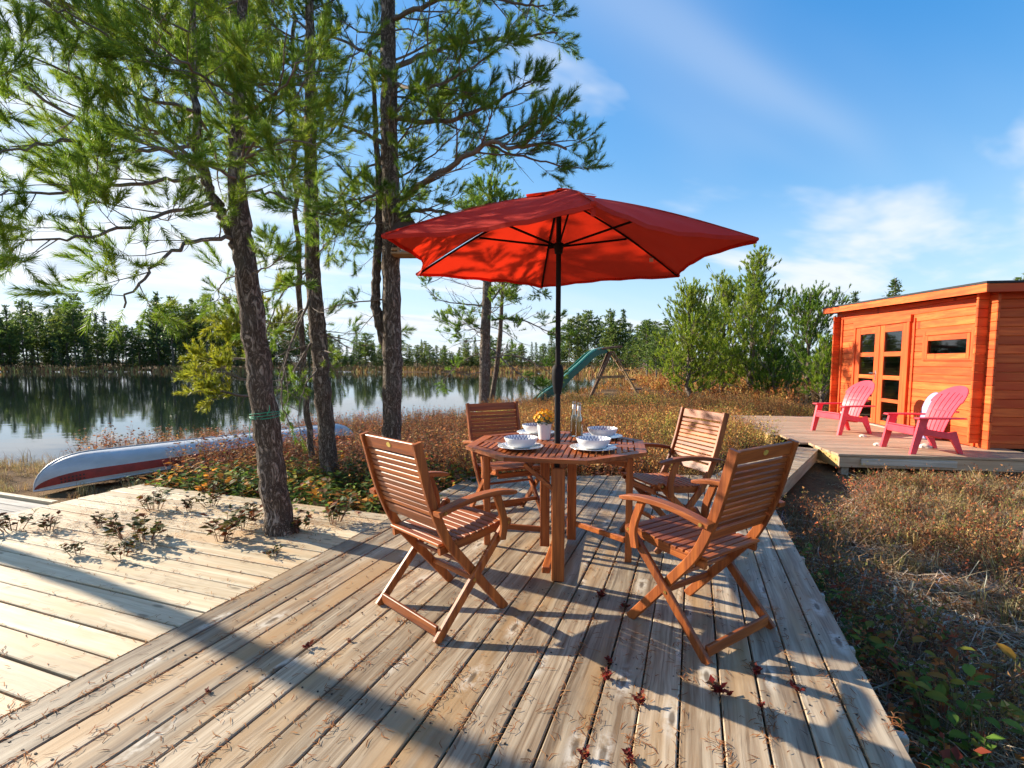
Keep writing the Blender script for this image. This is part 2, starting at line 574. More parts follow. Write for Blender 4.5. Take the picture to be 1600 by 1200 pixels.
# ------------------------------------------------------------------ terrain and lake
WATER_Z = -0.60
LAKE = [(-30, 7.4), (-16, 8.0), (-12, 8.5), (-8.2, 9.3), (-5.4, 11.4), (-3.5, 14.0), (-1, 17.4), (1.5, 22), (4.2, 31), (8.5, 38), (12.5, 47), (15, 58), (13, 70),
        (5, 84), (-10, 91), (-40, 95), (-90, 96), (-160, 92), (-230, 70), (-220, 25), (-80, 6)]
LK = np.array(LAKE, float)


def lake_sd(x, y):
    """signed distance to the lake's edge, negative on the water"""
    x, y = np.asarray(x, float), np.asarray(y, float)
    d = np.full(x.shape, 1e9)
    inside = np.zeros(x.shape, bool)
    n = len(LK)
    for i in range(n):
        ax, ay = LK[i]
        bx, by = LK[(i + 1) % n]
        ex, ey = bx - ax, by - ay
        t = np.clip(((x - ax) * ex + (y - ay) * ey) / (ex * ex + ey * ey), 0, 1)
        d = np.minimum(d, np.hypot(x - ax - t * ex, y - ay - t * ey))
        cond = (ay > y) != (by > y)
        with np.errstate(divide='ignore', invalid='ignore'):
            xi = ax + (y - ay) * ex / (ey if ey != 0 else 1e-9)
        inside ^= cond & (x < xi)
    return np.where(inside, -d, d)


def hill_noise(x, y):
    return (np.sin(x * 1.7 + 0.6 * np.sin(y * 1.3)) * np.cos(y * 1.5 + 0.8 * np.sin(x * 0.9)) * 0.5 + np.sin(x * 4.1 + y * 2.3) * np.cos(y * 3.7 - x * 1.9) * 0.3 + np.sin(x * 9.7 - y * 5.3) * np.sin(y * 8.9 + x * 4.1) * 0.2)


def ground_z(x, y):
    x, y = np.asarray(x, float), np.asarray(y, float)
    sd = lake_sd(x, y) + 0.35 * hill_noise(x * 0.7, y * 0.7)
    s = np.clip((sd + 1.5) / 3.0, 0, 1)
    s = s * s * (3 - 2 * s)
    land = -0.34 + 0.05 * hill_noise(x, y) + 0.10 * hill_noise(x * 0.13, y * 0.13)
    # the land rises a little round the play slide and the pines
    land = land + 0.10 * np.exp(-(((x - 6.5) / 7.0) ** 2 + ((y - 19) / 7.0) ** 2))
    land = land + 0.12 * np.exp(-(((x - 2.2) / 3.5) ** 2 + ((y - 9.0) / 3.0) ** 2))
    return -1.3 + s * (land + 1.3)


def gz(x, y):
    return float(ground_z(np.array([x]), np.array([y]))[0])


def build_ground():
    def axis(lo, hi, f0, f1, fine):
        a = list(np.arange(f0, f1 + 1e-6, fine))
        st, p = fine, f1
        while p < hi:
            st *= 1.22
            p += st
            a.append(min(p, hi))
        st, p = fine, f0
        while p > lo:
            st *= 1.22
            p -= st
            a.insert(0, max(p, lo))
        return np.array(a)
    xs = axis(-1500, 1500, -14, 14, 0.16)
    ys = axis(-60, 1800, -1.5, 24, 0.16)
    X, Y = np.meshgrid(xs, ys)
    Z = ground_z(X, Y)
    nx, ny = len(xs), len(ys)
    V = np.stack([X.ravel(), Y.ravel(), Z.ravel()], 1)
    i = np.arange(nx - 1)[None, :] + np.arange(ny - 1)[:, None] * nx
    F = np.stack([i, i + 1, i + nx + 1, i + nx], 2).reshape(-1, 4)
    me = bpy.data.meshes.new('ground')
    me.vertices.add(len(V))
    me.vertices.foreach_set('co', V.ravel())
    me.loops.add(F.size)
    me.loops.foreach_set('vertex_index', F.ravel())
    me.polygons.add(len(F))
    me.polygons.foreach_set('loop_start', np.arange(len(F)) * 4)
    me.polygons.foreach_set('use_smooth', np.ones(len(F), bool))
    me.update()
    me.validate()
    m, t, b = new_mat('bog_soil')
    tc = t.node('ShaderNodeTexCoord').outputs['Object']
    n1 = t.noise(tc, 0.8, 6.0, 0.65)
    n2 = t.noise(tc, 14.0, 6.0, 0.7)
    n3 = t.noise(t.scale_vec(tc, (60.0, 60.0, 60.0)), 1.0, 4.0, 0.7, 1.0)
    c1 = t.ramp(n2, [(0.3, (0.04, 0.024, 0.013)), (0.5, (0.11, 0.062, 0.03)), (0.72, (0.22, 0.125, 0.058))])
    c2 = t.ramp(n3, [(0.35, (0.035, 0.022, 0.012)), (0.7, (0.30, 0.165, 0.075))])
    c = t.mix(0.45, c1, c2)
    c = t.mix(t.smooth(n1, 0.48, 0.68), c, (0.21, 0.125, 0.055))
    t.l.new(c, b.inputs['Base Color'])
    b.inputs['Roughness'].default_value = 0.95
    b.inputs['Specular IOR Level'].default_value = 0.1
    bp = t.node('ShaderNodeBump', ins={'Height': t.math('ADD', n2, t.math('MULTIPLY', n3, 0.5)), 'Strength': 0.8, 'Distance': 0.04})
    t.l.new(bp.outputs[0], b.inputs['Normal'])
    tag(link('ground', me, m), 'brown boggy ground running to the far shore', None, None, 'structure')


def build_water():
    vs = [(x, y, WATER_Z) for (x, y) in ((-300, -5), (60, -5), (60, 130), (-300, 130))]
    m, t, b = new_mat('lake_water')
    b.inputs['Base Color'].default_value = (0.012, 0.018, 0.016, 1)
    b.inputs['Roughness'].default_value = 0.03
    b.inputs['IOR'].default_value = 1.33
    tc = t.node('ShaderNodeTexCoord').outputs['Object']
    n = t.noise(t.scale_vec(tc, (0.9, 2.6, 1.0)), 1.0, 3.0, 0.5)
    n2 = t.noise(t.scale_vec(tc, (0.10, 0.5, 1.0)), 1.0, 2.0, 0.5)
    bp = t.node('ShaderNodeBump', ins={'Height': t.math('ADD', n, n2), 'Strength': 0.014, 'Distance': 0.15})
    t.l.new(bp.outputs[0], b.inputs['Normal'])
    o = MB().add(vs, [(0, 1, 2, 3)]).build('water', m)
    tag(o, 'still lake mirroring the trees and clouds', None, None, 'structure')


build_ground()
build_water()

# ------------------------------------------------------------------ decks
DA = R(20.0)
DU = Vector((math.cos(DA), -math.sin(DA), 0))
DV = Vector((math.sin(DA), math.cos(DA), 0))


def duv(u, v, z=0.0):
    return DU * u + DV * v + Vector((0, 0, z))


def plank_mesh(L0, L1, w, th, skew0=0.0, skew1=0.0, ch=0.004):
    """board along local X from L0 to L1 (top at z = 0), ends cut askew"""
    mb = MB()
    a, b = -w / 2, w / 2
    vs, rings = [], []
    for (x, sk) in ((L0, skew0), (L1, skew1)):
        ring = []
        for (yy, zz) in ((a, -th + ch), (a, -ch), (a + ch, 0), (b - ch, 0), (b, -ch), (b, -th + ch), (b - ch, -th), (a + ch, -th)):
            ring.append((x + sk * yy / w, yy, zz))
        vs += ring
    n = 8
    fs = [tuple(range(n)), tuple(range(2 * n - 1, n - 1, -1))]
    for j in range(n):
        k = (j + 1) % n
        fs.append((j, n + j, n + k, k))
    mb.add(vs, fs)
    return mb


def main_deck():
    t = thing('wooden_deck', 'weathered timber deck of long boards under the dining set', 'deck', (0, 0, 0))
    w = 3.075 / 21
    for i in range(21):
        u = -2.36 + (i + 0.5) * w
        ve = 5.09 + (u + 2.36) * (6.34 - 5.09) / 3.075
        gap = random.uniform(0.006, 0.010)
        sk = -(6.34 - 5.09) / 3.075 * w
        mb = plank_mesh(-1.6, ve + random.uniform(-0.015, 0.015), w - gap, 0.038, 0, sk)
        o = mb.build('board', M['deck'], t)
        o.location = duv(u, 0, random.uniform(-0.002, 0.0015))
        o.rotation_euler = (random.uniform(-0.006, 0.006), 0, math.pi / 2 - DA)
    sc = MB()
    for i in range(21):
        u = -2.36 + (i + 0.5) * w
        ve = 5.09 + (u + 2.36) * (6.34 - 5.09) / 3.075
        for v in np.arange(0.35, ve - 0.05, 0.58):
            for e in (-0.042, 0.042):
                p = duv(u + e + random.uniform(-0.005, 0.005), v + random.uniform(-0.006, 0.006), -0.001)
                sc.lathe([(0.0042, -0.004), (0.0042, 0.0024)], 6, tuple(p))
    tag(sc.build('screws', M['screw'], t), None, None, None, 'stuff')
    for k, v in enumerate(np.arange(0.35, 6.2, 0.58)):
        u1 = 0.715 + random.choice((0.02, 0.045, 0.035, 0.03))
        u0 = max(-2.30, -2.36 + (v - 5.09) * 3.075 / 1.25 + 0.1)
        mb = MB().cbox(((u0 + u1) / 2, 0, -0.09), (u1 - u0, 0.04, 0.10), 0.003)
        o = mb.build('joist', M['joist'], t)
        o.location = duv(0, v, 0)
        o.rotation_euler = (0, 0, -DA)


def left_deck():
    t = thing('wooden_deck', 'pale fresh timber deck with seedlings round the nearest pine', 'deck')
    w = 0.147
    v = 3.58 - w / 2
    while v > -0.9:
        gap = random.uniform(0.009, 0.014)
        mb = plank_mesh(-5.53 + random.uniform(-0.02, 0.02), -2.364 - 0.004, w - gap, 0.038)
        o = mb.build('board', M['deck_pale'], t)
        o.location = duv(0, v, random.uniform(-0.004, 0.001))
        o.rotation_euler = (0, 0, -DA)
        v -= w
    for u in np.arange(-5.45, -2.4, 0.6):
        o = MB().cbox((0, 0, -0.095), (0.04, 4.3, 0.11), 0.003).build('joist', M['joist'], t)
        o.location = duv(u, 1.4, 0)
        o.rotation_euler = (0, 0, -DA)


def grey_walkway():
    t = thing('boardwalk', 'silvered grey boardwalk with a pale edge beside the canoe bow', 'boardwalk')
    for i in range(8):
        v = 2.74 - i * 0.118
        o = plank_mesh(-9.5, -5.56, 0.108, 0.035).build('board', M['deck_grey'], t)
        o.location = duv(0, v, -0.02)
        o.rotation_euler = (0, 0, -DA)
    o = MB().cbox((-7.53, 0, -0.035), (3.94, 0.05, 0.09), 0.004).build('edge_board', M['deck_pale'], t)
    o.location = duv(0, 2.835, 0)
    o.rotation_euler = (0, 0, -DA)


def bridge():
    A = R(38.5)
    t = thing('boardwalk', 'short timber bridge joining the dining deck and the cabin deck', 'boardwalk', (2.28, 5.70, -0.044), math.pi / 2 - A)
    # boards lie across the walking direction (local X)
    n = 23
    w = 0.142
    for i in range(n):
        o = plank_mesh(-0.72, 0.0, w - 0.007, 0.035).build('board', M['deck'], t)
        o.location = (-0.1 + i * w, 0, random.uniform(-0.002, 0.002))
        o.rotation_euler = (0, 0, math.pi / 2)
    for y in (-0.70, -0.02):
        MB().cbox((n * w / 2 - 0.1, y, -0.105), (n * w - 0.4, 0.036, 0.13), 0.003).build('rim_joist', M['deck_brown'], t)


CABIN_O = Vector((7.084, 7.49, 0.0))
CABIN_A = R(81.1)
CD = Vector((math.cos(CABIN_A), math.sin(CABIN_A), 0))
CN = Vector((-math.sin(CABIN_A), math.cos(CABIN_A), 0))


def cabin_deck():
    t = thing('wooden_deck', 'brown timber deck in front of the orange cabin', 'deck', tuple(CABIN_O), CABIN_A)
    # local X along the cabin front (away from the camera), local Y out from the wall; boards run along Y
    w = 0.127
    x = -0.86
    i = 0
    while x < 4.30:
        far = 2.62 if x > 0.95 else (2.46 if x > 0.1 else 2.35)
        if x > 3.9:
            far = 2.62
        y0 = 0.02 if x > 0 else -0.35
        o = plank_mesh(y0, far + random.uniform(-0.012, 0.012), w - 0.006, 0.035).build('board', M['deck_brown'], t)
        o.location = (x + w / 2, 0, random.uniform(-0.002, 0.002))
        o.rotation_euler = (0, 0, math.pi / 2)
        x += w
        i += 1
    # rims: yellow timber on the outer edge, brown along the near end
    MB().cbox((0, 0, 0), (3.2, 0.038, 0.17), 0.003).build('rim_joist', M['fascia'], t).location = (2.65, 2.565, -0.125)
    MB().cbox((0, 0, 0), (0.80, 0.038, 0.17), 0.003).build('rim_joist', M['fascia'], t).location = (-0.40, 2.305, -0.125)
    o = MB().cbox((0, 0, 0), (2.65, 0.038, 0.15), 0.003).build('rim_joist', M['deck_brown'], t)
    o.location = (-0.825, 1.0, -0.115)
    o.rotation_euler = (0, 0, math.pi / 2)
    o = MB().cbox((0, 0, 0), (1.2, 0.03, 0.09), 0.003).build('skirt_board', M['joist'], t)
    o.location = (-0.862, 1.45, -0.105)
    o.rotation_euler = (0, 0, math.pi / 2)
    for (x, y) in ((-0.7, 2.2), (-0.7, 0.3), (1.0, 2.4), (2.6, 2.4), (4.1, 2.4)):
        MB().cbox((x, y, -0.30), (0.1, 0.1, 0.26), 0.004).build('post', M['joist'], t)


main_deck()
left_deck()
grey_walkway()
bridge()
cabin_deck()

# ------------------------------------------------------------------ cabin
def cabin():
    t = thing('log_cabin', 'orange stained log cabin with double glazed doors and flat black roof', 'cabin', tuple(CABIN_O), CABIN_A)
    W, D, h, n = 4.52, 2.9, 0.135, 17
    th = 0.045
    door = (1.80, 3.76, 2.10)
    win = (0.30, 1.36, 1.40, 1.75)

    def log(x0, x1, z, mat='log'):
        o = MB().cbox((0, 0, 0), (x1 - x0, th, h - 0.002), 0.008).build('log', M[mat], t)
        o.location = ((x0 + x1) / 2, -th / 2, z)
        return o
    for i in range(n):
        z = (i + 0.5) * h
        cuts = []
        if z < door[2]:
            cuts.append((door[0], door[1]))
        if win[2] < z + h / 2 and win[3] > z - h / 2:
            cuts.append((win[0], win[1]))
        cuts.sort()
        x = -0.15
        for c in cuts:
            log(x, c[0], z)
            x = c[1]
        log(x, W + 0.15, z)
    # side walls and back wall
    side = MB().cbox((0, 0, 0), (th, D + 0.30, h - 0.002), 0.008).mesh('log')
    back = MB().cbox((0, 0, 0), (W + 0.3, th, h - 0.002), 0.008).mesh('log')
    for i in range(n):
        z = i * h + h
        for x in (th / 2 + 0.002, W - th / 2 - 0.002):
            link('log', side, M['log_y'], t).location = (x, -D / 2, z)
        link('log', back, M['log'], t).location = (W / 2, -D + th / 2, z - h / 2)
    MB().cbox((0, 0, 0), (th - 0.004, D, h * 0.5), 0.004).build('log', M['log_y'], t).location = (th / 2 + 0.002, -D / 2, h * 0.25)
    # closing board under the roof
    f = MB()
    f.prism([(-0.15, 2.296), (W + 0.15, 2.296), (W + 0.15, 2.47), (-0.15, 2.31)], -0.002, 0.03, Matrix(((1, 0, 0, 0), (0, 0, -1, 0), (0, 1, 0, 0), (0, 0, 0, 1))))
    f.build('gable_board', M['log'], t)
    # roof
    x0, x1, y0, y1 = -0.30, W + 0.30, -D - 0.3, 0.26
    za, zb = 2.30, 2.46
    roof = MB()

    def slab(mb, x0, x1, y0, y1, lo, hi):
        vs = []
        for (x, y) in ((x0, y0), (x1, y0), (x1, y1), (x0, y1)):
            k = (x + 0.30) / (W + 0.60)
            vs.append((x, y, za + (zb - za) * k + lo))
        for (x, y) in ((x0, y0), (x1, y0), (x1, y1), (x0, y1)):
            k = (x + 0.30) / (W + 0.60)
            vs.append((x, y, za + (zb - za) * k + hi))
        mb.add(vs, [(3, 2, 1, 0), (4, 5, 6, 7), (0, 1, 5, 4), (1, 2, 6, 5), (2, 3, 7, 6), (3, 0, 4, 7)])
        return mb
    r = slab(roof, x0 + 0.03, x1 - 0.03, y0 + 0.03, y1 - 0.03, 0.03, 0.085).build('roof', M['log'], t)
    slab(MB(), x0 - 0.012, x1 + 0.012, y0, y1 + 0.012, 0.124, 0.155).build('roof_felt', M['felt'], r)
    slab(MB(), x0, x1, y1 - 0.025, y1, 0.0, 0.12).build('fascia_board', M['log'], r)
    slab(MB(), x0, x1, y0, y0 + 0.025, 0.0, 0.12).build('fascia_board', M['log'], r)
    slab(MB(), x0, x0 + 0.025, y0 + 0.027, y1 - 0.027, 0.002, 0.118).build('fascia_board', M['log_y'], r)
    slab(MB(), x1 - 0.025, x1, y0 + 0.027, y1 - 0.027, 0.002, 0.118).build('fascia_board', M['log_y'], r)
    # corner battens
    for x in (0.115, 4.36):
        MB().cbox((x, 0.016, 1.145), (0.055, 0.028, 2.28), 0.004).build('batten', M['log_z'], t)
    MB().cbox((1.70, 0.012, 1.06), (0.035, 0.022, 2.08), 0.003).build('batten', M['log_z'], t)
    # door frame
    for x in (1.83, 3.73):
        MB().cbox((x, 0.012, 1.05), (0.07, 0.07, 2.096), 0.004).build('door_frame', M['log_z'], t)
    MB().cbox((2.78, 0.014, 2.105), (2.03, 0.074, 0.13), 0.004).build('door_frame', M['log'], t)
    MB().cbox((2.78, 0.045, 0.012), (1.9, 0.10, 0.02), 0.003).build('door_sill', M['joist'], t)
    # door leaves
    rails = [(0.035, 0.12), (0.50, 0.57), (0.95, 1.03), (1.41, 1.50), (1.89, 2.035)]
    for (a, b, g0, g1) in ((1.868, 2.775, 2.04, 2.61), (2.785, 3.692, 2.95, 3.52)):
        d = bpy.data.objects.new('door', None)
        COL.objects.link(d)
        d.parent = t
        MB().cbox(((a + g0) / 2, 0.002, 1.035), (g0 - a, 0.045, 2.0), 0.004).build('stile', M['log_z'], d)
        MB().cbox(((b + g1) / 2, 0.002, 1.035), (b - g1, 0.045, 2.0), 0.004).build('stile', M['log_z'], d)
        for (z0, z1) in rails:
            MB().cbox(((g0 + g1) / 2, 0.001, (z0 + z1) / 2), (g1 - g0, 0.041, z1 - z0), 0.004).build('rail', M['log'], d)
        for k in range(4):
            z0, z1 = rails[k][1], rails[k + 1][0]
            MB().cbox(((g0 + g1) / 2, -0.004, (z0 + z1) / 2), (g1 - g0 - 0.002, 0.006, z1 - z0 - 0.002), 0.001).build('pane', M['pane'], d)
        if a > 2:
            hd = MB()
            hd.cbox((a + 0.07, 0.028, 1.02), (0.035, 0.008, 0.20), 0.003)
            hd.tube([(a + 0.07, 0.03, 1.07), (a + 0.07, 0.07, 1.07), (a + 0.20, 0.075, 1.07)], 0.009, 8)
            hd.build('handle', M['steel'], d, smooth=40)
    MB().cbox((2.78, 0.03, 1.03), (0.05, 0.014, 1.98), 0.003).build('batten', M['log_z'], t)
    # small window
    w = bpy.data.objects.new('window', None)
    COL.objects.link(w)
    w.parent = t
    xa, xb, zc, zd = 0.22, 1.43, 1.32, 1.83
    for (px, w0) in ((xa + 0.035, 0.07), (xb - 0.035, 0.07)):
        MB().cbox((px, 0.014, (zc + zd) / 2), (0.07, 0.026, zd - zc), 0.003).build('trim', M['log_z'], w)
    for pz in (zc + 0.035, zd - 0.035):
        MB().cbox(((xa + xb) / 2, 0.013, pz), (xb - xa - 0.142, 0.024, 0.07), 0.003).build('trim', M['log'], w)
    for px in (0.335, 1.325):
        MB().cbox((px, 0.0, 1.5525), (0.066, 0.06, 0.404), 0.004).build('sash', M['log_z'], w)
    for pz in (1.397, 1.708):
        MB().cbox((0.83, 0.0, pz), (0.92, 0.056, 0.088), 0.004).build('sash', M['log'], w)
    MB().cbox((0.83, -0.005, 1.5525), (0.925, 0.006, 0.226), 0.001).build('pane', M['pane'], w)
    # floor inside and a dark bench
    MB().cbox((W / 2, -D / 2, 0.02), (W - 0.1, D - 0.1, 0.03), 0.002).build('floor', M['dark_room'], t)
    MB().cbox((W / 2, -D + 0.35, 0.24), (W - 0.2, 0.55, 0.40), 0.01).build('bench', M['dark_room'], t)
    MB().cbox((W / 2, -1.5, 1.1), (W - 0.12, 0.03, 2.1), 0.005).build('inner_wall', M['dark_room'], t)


cabin()

# ------------------------------------------------------------------ folding chairs
def rect(w, t):
    c = 0.004
    a, b = w / 2, t / 2
    return [(-a + c, -b), (a - c, -b), (a, -b + c), (a, b - c), (a - c, b), (-a + c, b), (-a, b - c), (-a, -b + c)]


def bez(p, n):
    """smooth polyline through the points p (Catmull-Rom)"""
    P = [Vector(q) for q in p]
    P = [P[0] * 2 - P[1]] + P + [P[-1] * 2 - P[-2]]
    out = []
    for i in range(1, len(P) - 2):
        for k in range(n):
            t = k / n
            a, b, c, d = P[i - 1], P[i], P[i + 1], P[i + 2]
            out.append(0.5 * ((2 * b) + (c - a) * t + (2 * a - 5 * b + 4 * c - d) * t * t + (3 * b - a - 3 * c + d) * t ** 3))
    out.append(P[-2])
    return out


def folding_chair():
    t = thing('folding_chair', 'x', 'chair')
    stile = [(0.245, 0.0), (0.10, 0.17), (-0.03, 0.325), (-0.115, 0.43), (-0.175, 0.54), (-0.235, 0.70), (-0.30, 0.945)]
    for s in (-1, 1):
        p = bez([(s * 0.232, y, z) for (y, z) in stile], 4)
        MB().sweep(p, rect(0.046, 0.024), (1, 0, 0)).build('stile', M['teak_z'], t, smooth=35)
        leg = [(s * 0.258, -0.225, 0.0), (s * 0.258, 0.0, 0.235), (s * 0.258, 0.235, 0.475)]
        leg_o = MB().sweep(leg, rect(0.044, 0.024), (1, 0, 0)).build('leg', M['teak_z'], t, smooth=35)
        # rounded top of the leg
        MB().lathe([(0.0225, -0.012), (0.0225, 0.012)], 14).build('rounded_end', M['teak_z'], leg_o, smooth=35)
        q = leg_o.children[0]
        q.rotation_euler = (0, math.pi / 2, 0)
        q.location = (s * 0.258, 0.235, 0.475)
        b = MB()
        for (y, z) in ((0.235, 0.472), (0.0, 0.237)):
            b.tube([(s * 0.269, y, z), (s * 0.273, y, z)], 0.008, 8)
        b.build('bolt', M['brass'], leg_o)
        # arm and its post
        arm = bez([(s * 0.285, -0.235, 0.618), (s * 0.287, -0.06, 0.650), (s * 0.287, 0.12, 0.655), (s * 0.285, 0.27, 0.632)], 4)
        a_o = MB().sweep(arm, rect(0.055, 0.026), (0, 0, 1), [0.9] + [1.0] * (len(arm) - 3) + [0.93, 0.6]).build('armrest', M['teak_y'], t, smooth=35)
        post = bez([(s * 0.286, 0.175, 0.40), (s * 0.287, 0.185, 0.50), (s * 0.287, 0.135, 0.642)], 4)
        MB().sweep(post, rect(0.042, 0.022), (1, 0, 0)).build('arm_post', M['teak_z'], t, smooth=35)
        b = MB()
        b.tube([(s * 0.313, -0.205, 0.622), (s * 0.317, -0.205, 0.622)], 0.009, 8)
        b.build('bolt', M['brass'], a_o)
        # seat side rail
        rail = [(s * 0.200, -0.16, 0.405), (s * 0.200, 0.05, 0.418), (s * 0.200, 0.255, 0.448)]
        MB().sweep(rail, rect(0.042, 0.022), (1, 0, 0)).build('seat_rail', M['teak_y'], t, smooth=35)
    # seat slats run across
    slat = MB().cbox((0, 0, 0), (0.424, 0.034, 0.015), 0.003).mesh('seat_slat')
    for i in range(11):
        k = i / 10
        y = -0.155 + k * 0.41
        z = 0.434 + (0.043 * k * k - 0.012 * k) + 0.002
        o = link('seat_slat', slat, M['teak'], t)
        o.location = (0, y, z)
        o.rotation_euler = (math.atan2(0.086 * k - 0.012, 0.41), 0, 0)
    MB().cbox((0, 0.235, 0.415), (0.376, 0.02, 0.04), 0.003).build('seat_rail', M['teak'], t)
    # backrest: broad rails top and bottom, narrow slats between
    pts = bez([(0, y, z) for (y, z) in stile[3:]], 12)
    lens = [0.0]
    for i in range(1, len(pts)):
        lens.append(lens[-1] + (pts[i] - pts[i - 1]).length)

    def on(s):
        for i in range(1, len(pts)):
            if lens[i] >= s:
                f = (s - lens[i - 1]) / (lens[i] - lens[i - 1])
                return pts[i - 1].lerp(pts[i], f), (pts[i] - pts[i - 1]).normalized()
        return pts[-1], (pts[-1] - pts[-2]).normalized()
    tot = lens[-1]

    def back_bar(s, w, name, mesh=None):
        p, d = on(s)
        o = link(name, mesh or MB().cbox((0, 0, 0), (0.442, 0.016, w), 0.003).mesh(name), M['teak'], t)
        o.location = p
        o.rotation_euler = (math.atan2(-d.y, d.z) if True else 0, 0, 0)
        return o
    o = back_bar(tot - 0.036, 0.064, 'top_rail')
    MB().lathe([(0.014, 0), (0.014, 0.002)], 16).build('badge', M['badge'], o)
    bd = o.children[0]
    bd.rotation_euler = (math.pi / 2, 0, 0)
    bd.location = (0.0, -0.008, 0.004)
    bd.scale = (1.3, 0.9, 1.0)
    back_bar(0.135, 0.058, 'bottom_rail')
    s0, s1 = 0.172, tot - 0.076
    ns = 10
    pitch = (s1 - s0) / ns
    bm = MB().cbox((0, 0, 0), (0.442, 0.013, pitch - 0.0045), 0.003).mesh('back_slat')
    for i in range(ns):
        back_bar(s0 + (i + 0.5) * pitch, 0, 'back_slat', bm)
    # bars between the feet
    MB().cbox((0, -0.205, 0.042), (0.486, 0.018, 0.052), 0.003).build('rear_bar', M['teak'], t)
    MB().cbox((0, 0.115, 0.165), (0.436, 0.020, 0.030), 0.003).build('front_bar', M['teak'], t)
    MB().tube([(-0.24, 0.0, 0.300), (0.24, 0.0, 0.300)], 0.010, 8).build('cross_rod', M['teak'], t, smooth=40)
    return t


def az(o, x, y, a, z=0.0):
    """place o so that its local +Y points to azimuth a (clockwise from +Y)"""
    o.location = (x, y, z)
    o.rotation_euler = (0, 0, -R(a))


chair = folding_chair()
spots = [(-0.376, 2.567, 45, 'hardwood folding armchair nearest the pine, its back to the camera at left'),
         (0.936, 2.395, -34, 'hardwood folding armchair by the deck edge, its back to the camera at right'),
         (-0.045, 4.12, 154, 'hardwood folding armchair facing the camera, partly hidden behind the table'),
         (1.145, 3.61, -108, 'hardwood folding armchair with a shadow across its back, right of the table')]
for i, (x, y, a, lab) in enumerate(spots):
    c = chair if i == 0 else copy_tree(chair)
    az(c, x, y, a)
    tag(c, lab, 'chair', 'folding chairs round the table')

# ------------------------------------------------------------------ table
TC = Vector((0.315, 3.44, 0))


def table():
    t = thing('octagonal_table', 'octagonal slatted hardwood table set with plates under the red umbrella', 'table')
    az(t, TC.x, TC.y, 12)
    Ro, rim, top, th = 0.638, 0.066, 0.742, 0.024
    ca = math.cos(R(22.5))
    ai = Ro * ca - rim
    Ri = ai / ca

    def V(r, k):
        a = R(22.5 + 45 * k)
        return (r * math.cos(a), r * math.sin(a))
    for k in range(8):
        g = 0.0015
        a0, a1 = V(Ro, k), V(Ro, k + 1)
        b0, b1 = V(Ri, k), V(Ri, k + 1)
        ex = Vector((a1[0] - a0[0], a1[1] - a0[1])).normalized() * g
        poly = [(a0[0] + ex.x, a0[1] + ex.y), (a1[0] - ex.x, a1[1] - ex.y), (b1[0] - ex.x, b1[1] - ex.y), (b0[0] + ex.x, b0[1] + ex.y)]
        MB().prism(poly, top - th, top).build('rim_board', M['teak'] if k % 4 in (1, 2) else M['teak_y'], t)
    MB().cbox((0, 0, top - th / 2 - 0.001), (2 * ai - 0.004, 0.105, th - 0.002), 0.003).build('centre_board', M['teak'], t)
    pitch = 0.0395
    x = -ai + 0.014 + pitch / 2
    while x < ai - 0.02:
        ym = min(ai, ai * math.sqrt(2) - abs(x) - pitch / 2) - 0.002
        for s in (-1, 1):
            L = ym - 0.056
            if L > 0.03:
                o = MB().cbox((0, 0, 0), (0.031, L, 0.016), 0.003).build('slat', M['teak_y'], t)
                o.location = (x, s * (0.056 + L / 2), top - 0.009)
        x += pitch
    # battens that carry the slats
    for (y) in (-0.34, 0.34):
        MB().cbox((0, y, top - 0.033), (0.95, 0.04, 0.028), 0.003).build('batten', M['teak'], t)
    for x in (-0.10, 0.10):
        MB().cbox((x, 0, top - 0.044), (0.03, 1.10, 0.036), 0.003).build('apron', M['teak_y'], t)
    # broad end legs, inner posts and gate legs
    for (x, y) in ((0.075, -0.555), (-0.075, 0.555)):
        MB().cbox((x, y, 0.345), (0.075, 0.030, 0.68), 0.004).build('leg', M['teak_z'], t)
        MB().cbox((x, y, 0.003), (0.05, 0.02, 0.006), 0.001).build('foot_pad', M['black_metal'], t)
    for (x, y) in ((-0.075, -0.07), (0.095, 0.10)):
        MB().cbox((x, y, 0.355), (0.065, 0.026, 0.66), 0.004).build('post', M['teak_z'], t)
    MB().cbox((0.0, 0, 0.055), (0.05, 1.08, 0.04), 0.004).build('floor_rail', M['teak_y'], t)
    for (x, y, s) in ((-0.49, -0.06, -1), (0.49, -0.17, 1)):
        MB().cbox((x, y, 0.345), (0.044, 0.028, 0.69), 0.004).build('gate_leg', M['teak_z'], t)
        MB().cbox((x, y, 0.003), (0.03, 0.02, 0.006), 0.001).build('foot_pad', M['black_metal'], t)
        px, py = (-0.075, -0.07) if s < 0 else (0.095, 0.10)
        MB().beam((px + s * 0.03, py, 0.145), (x - s * 0.02, y, 0.145), 0.022, 0.038, ch=0.003).build('gate_rail', M['teak'], t)
        MB().beam((px + s * 0.03, py, 0.645), (x - s * 0.02, y, 0.645), 0.022, 0.038, ch=0.003).build('gate_rail', M['teak'], t)
    MB().beam((0.075, -0.53, 0.54), (0.075, -0.36, 0.69), 0.022, 0.03).build('brace', M['teak_y'], t)
    MB().beam((-0.075, 0.53, 0.54), (-0.075, 0.36, 0.69), 0.022, 0.03).build('brace', M['teak_y'], t)
    MB().beam((0.04, -0.555, 0.56), (-0.13, -0.555, 0.70), 0.022, 0.03, (0, 1, 0)).build('brace', M['teak'], t)


table()
TT = 0.742

# ------------------------------------------------------------------ umbrella
M['seam'] = plain('red_seam_tape', (0.42, 0.022, 0.012), 0.8)


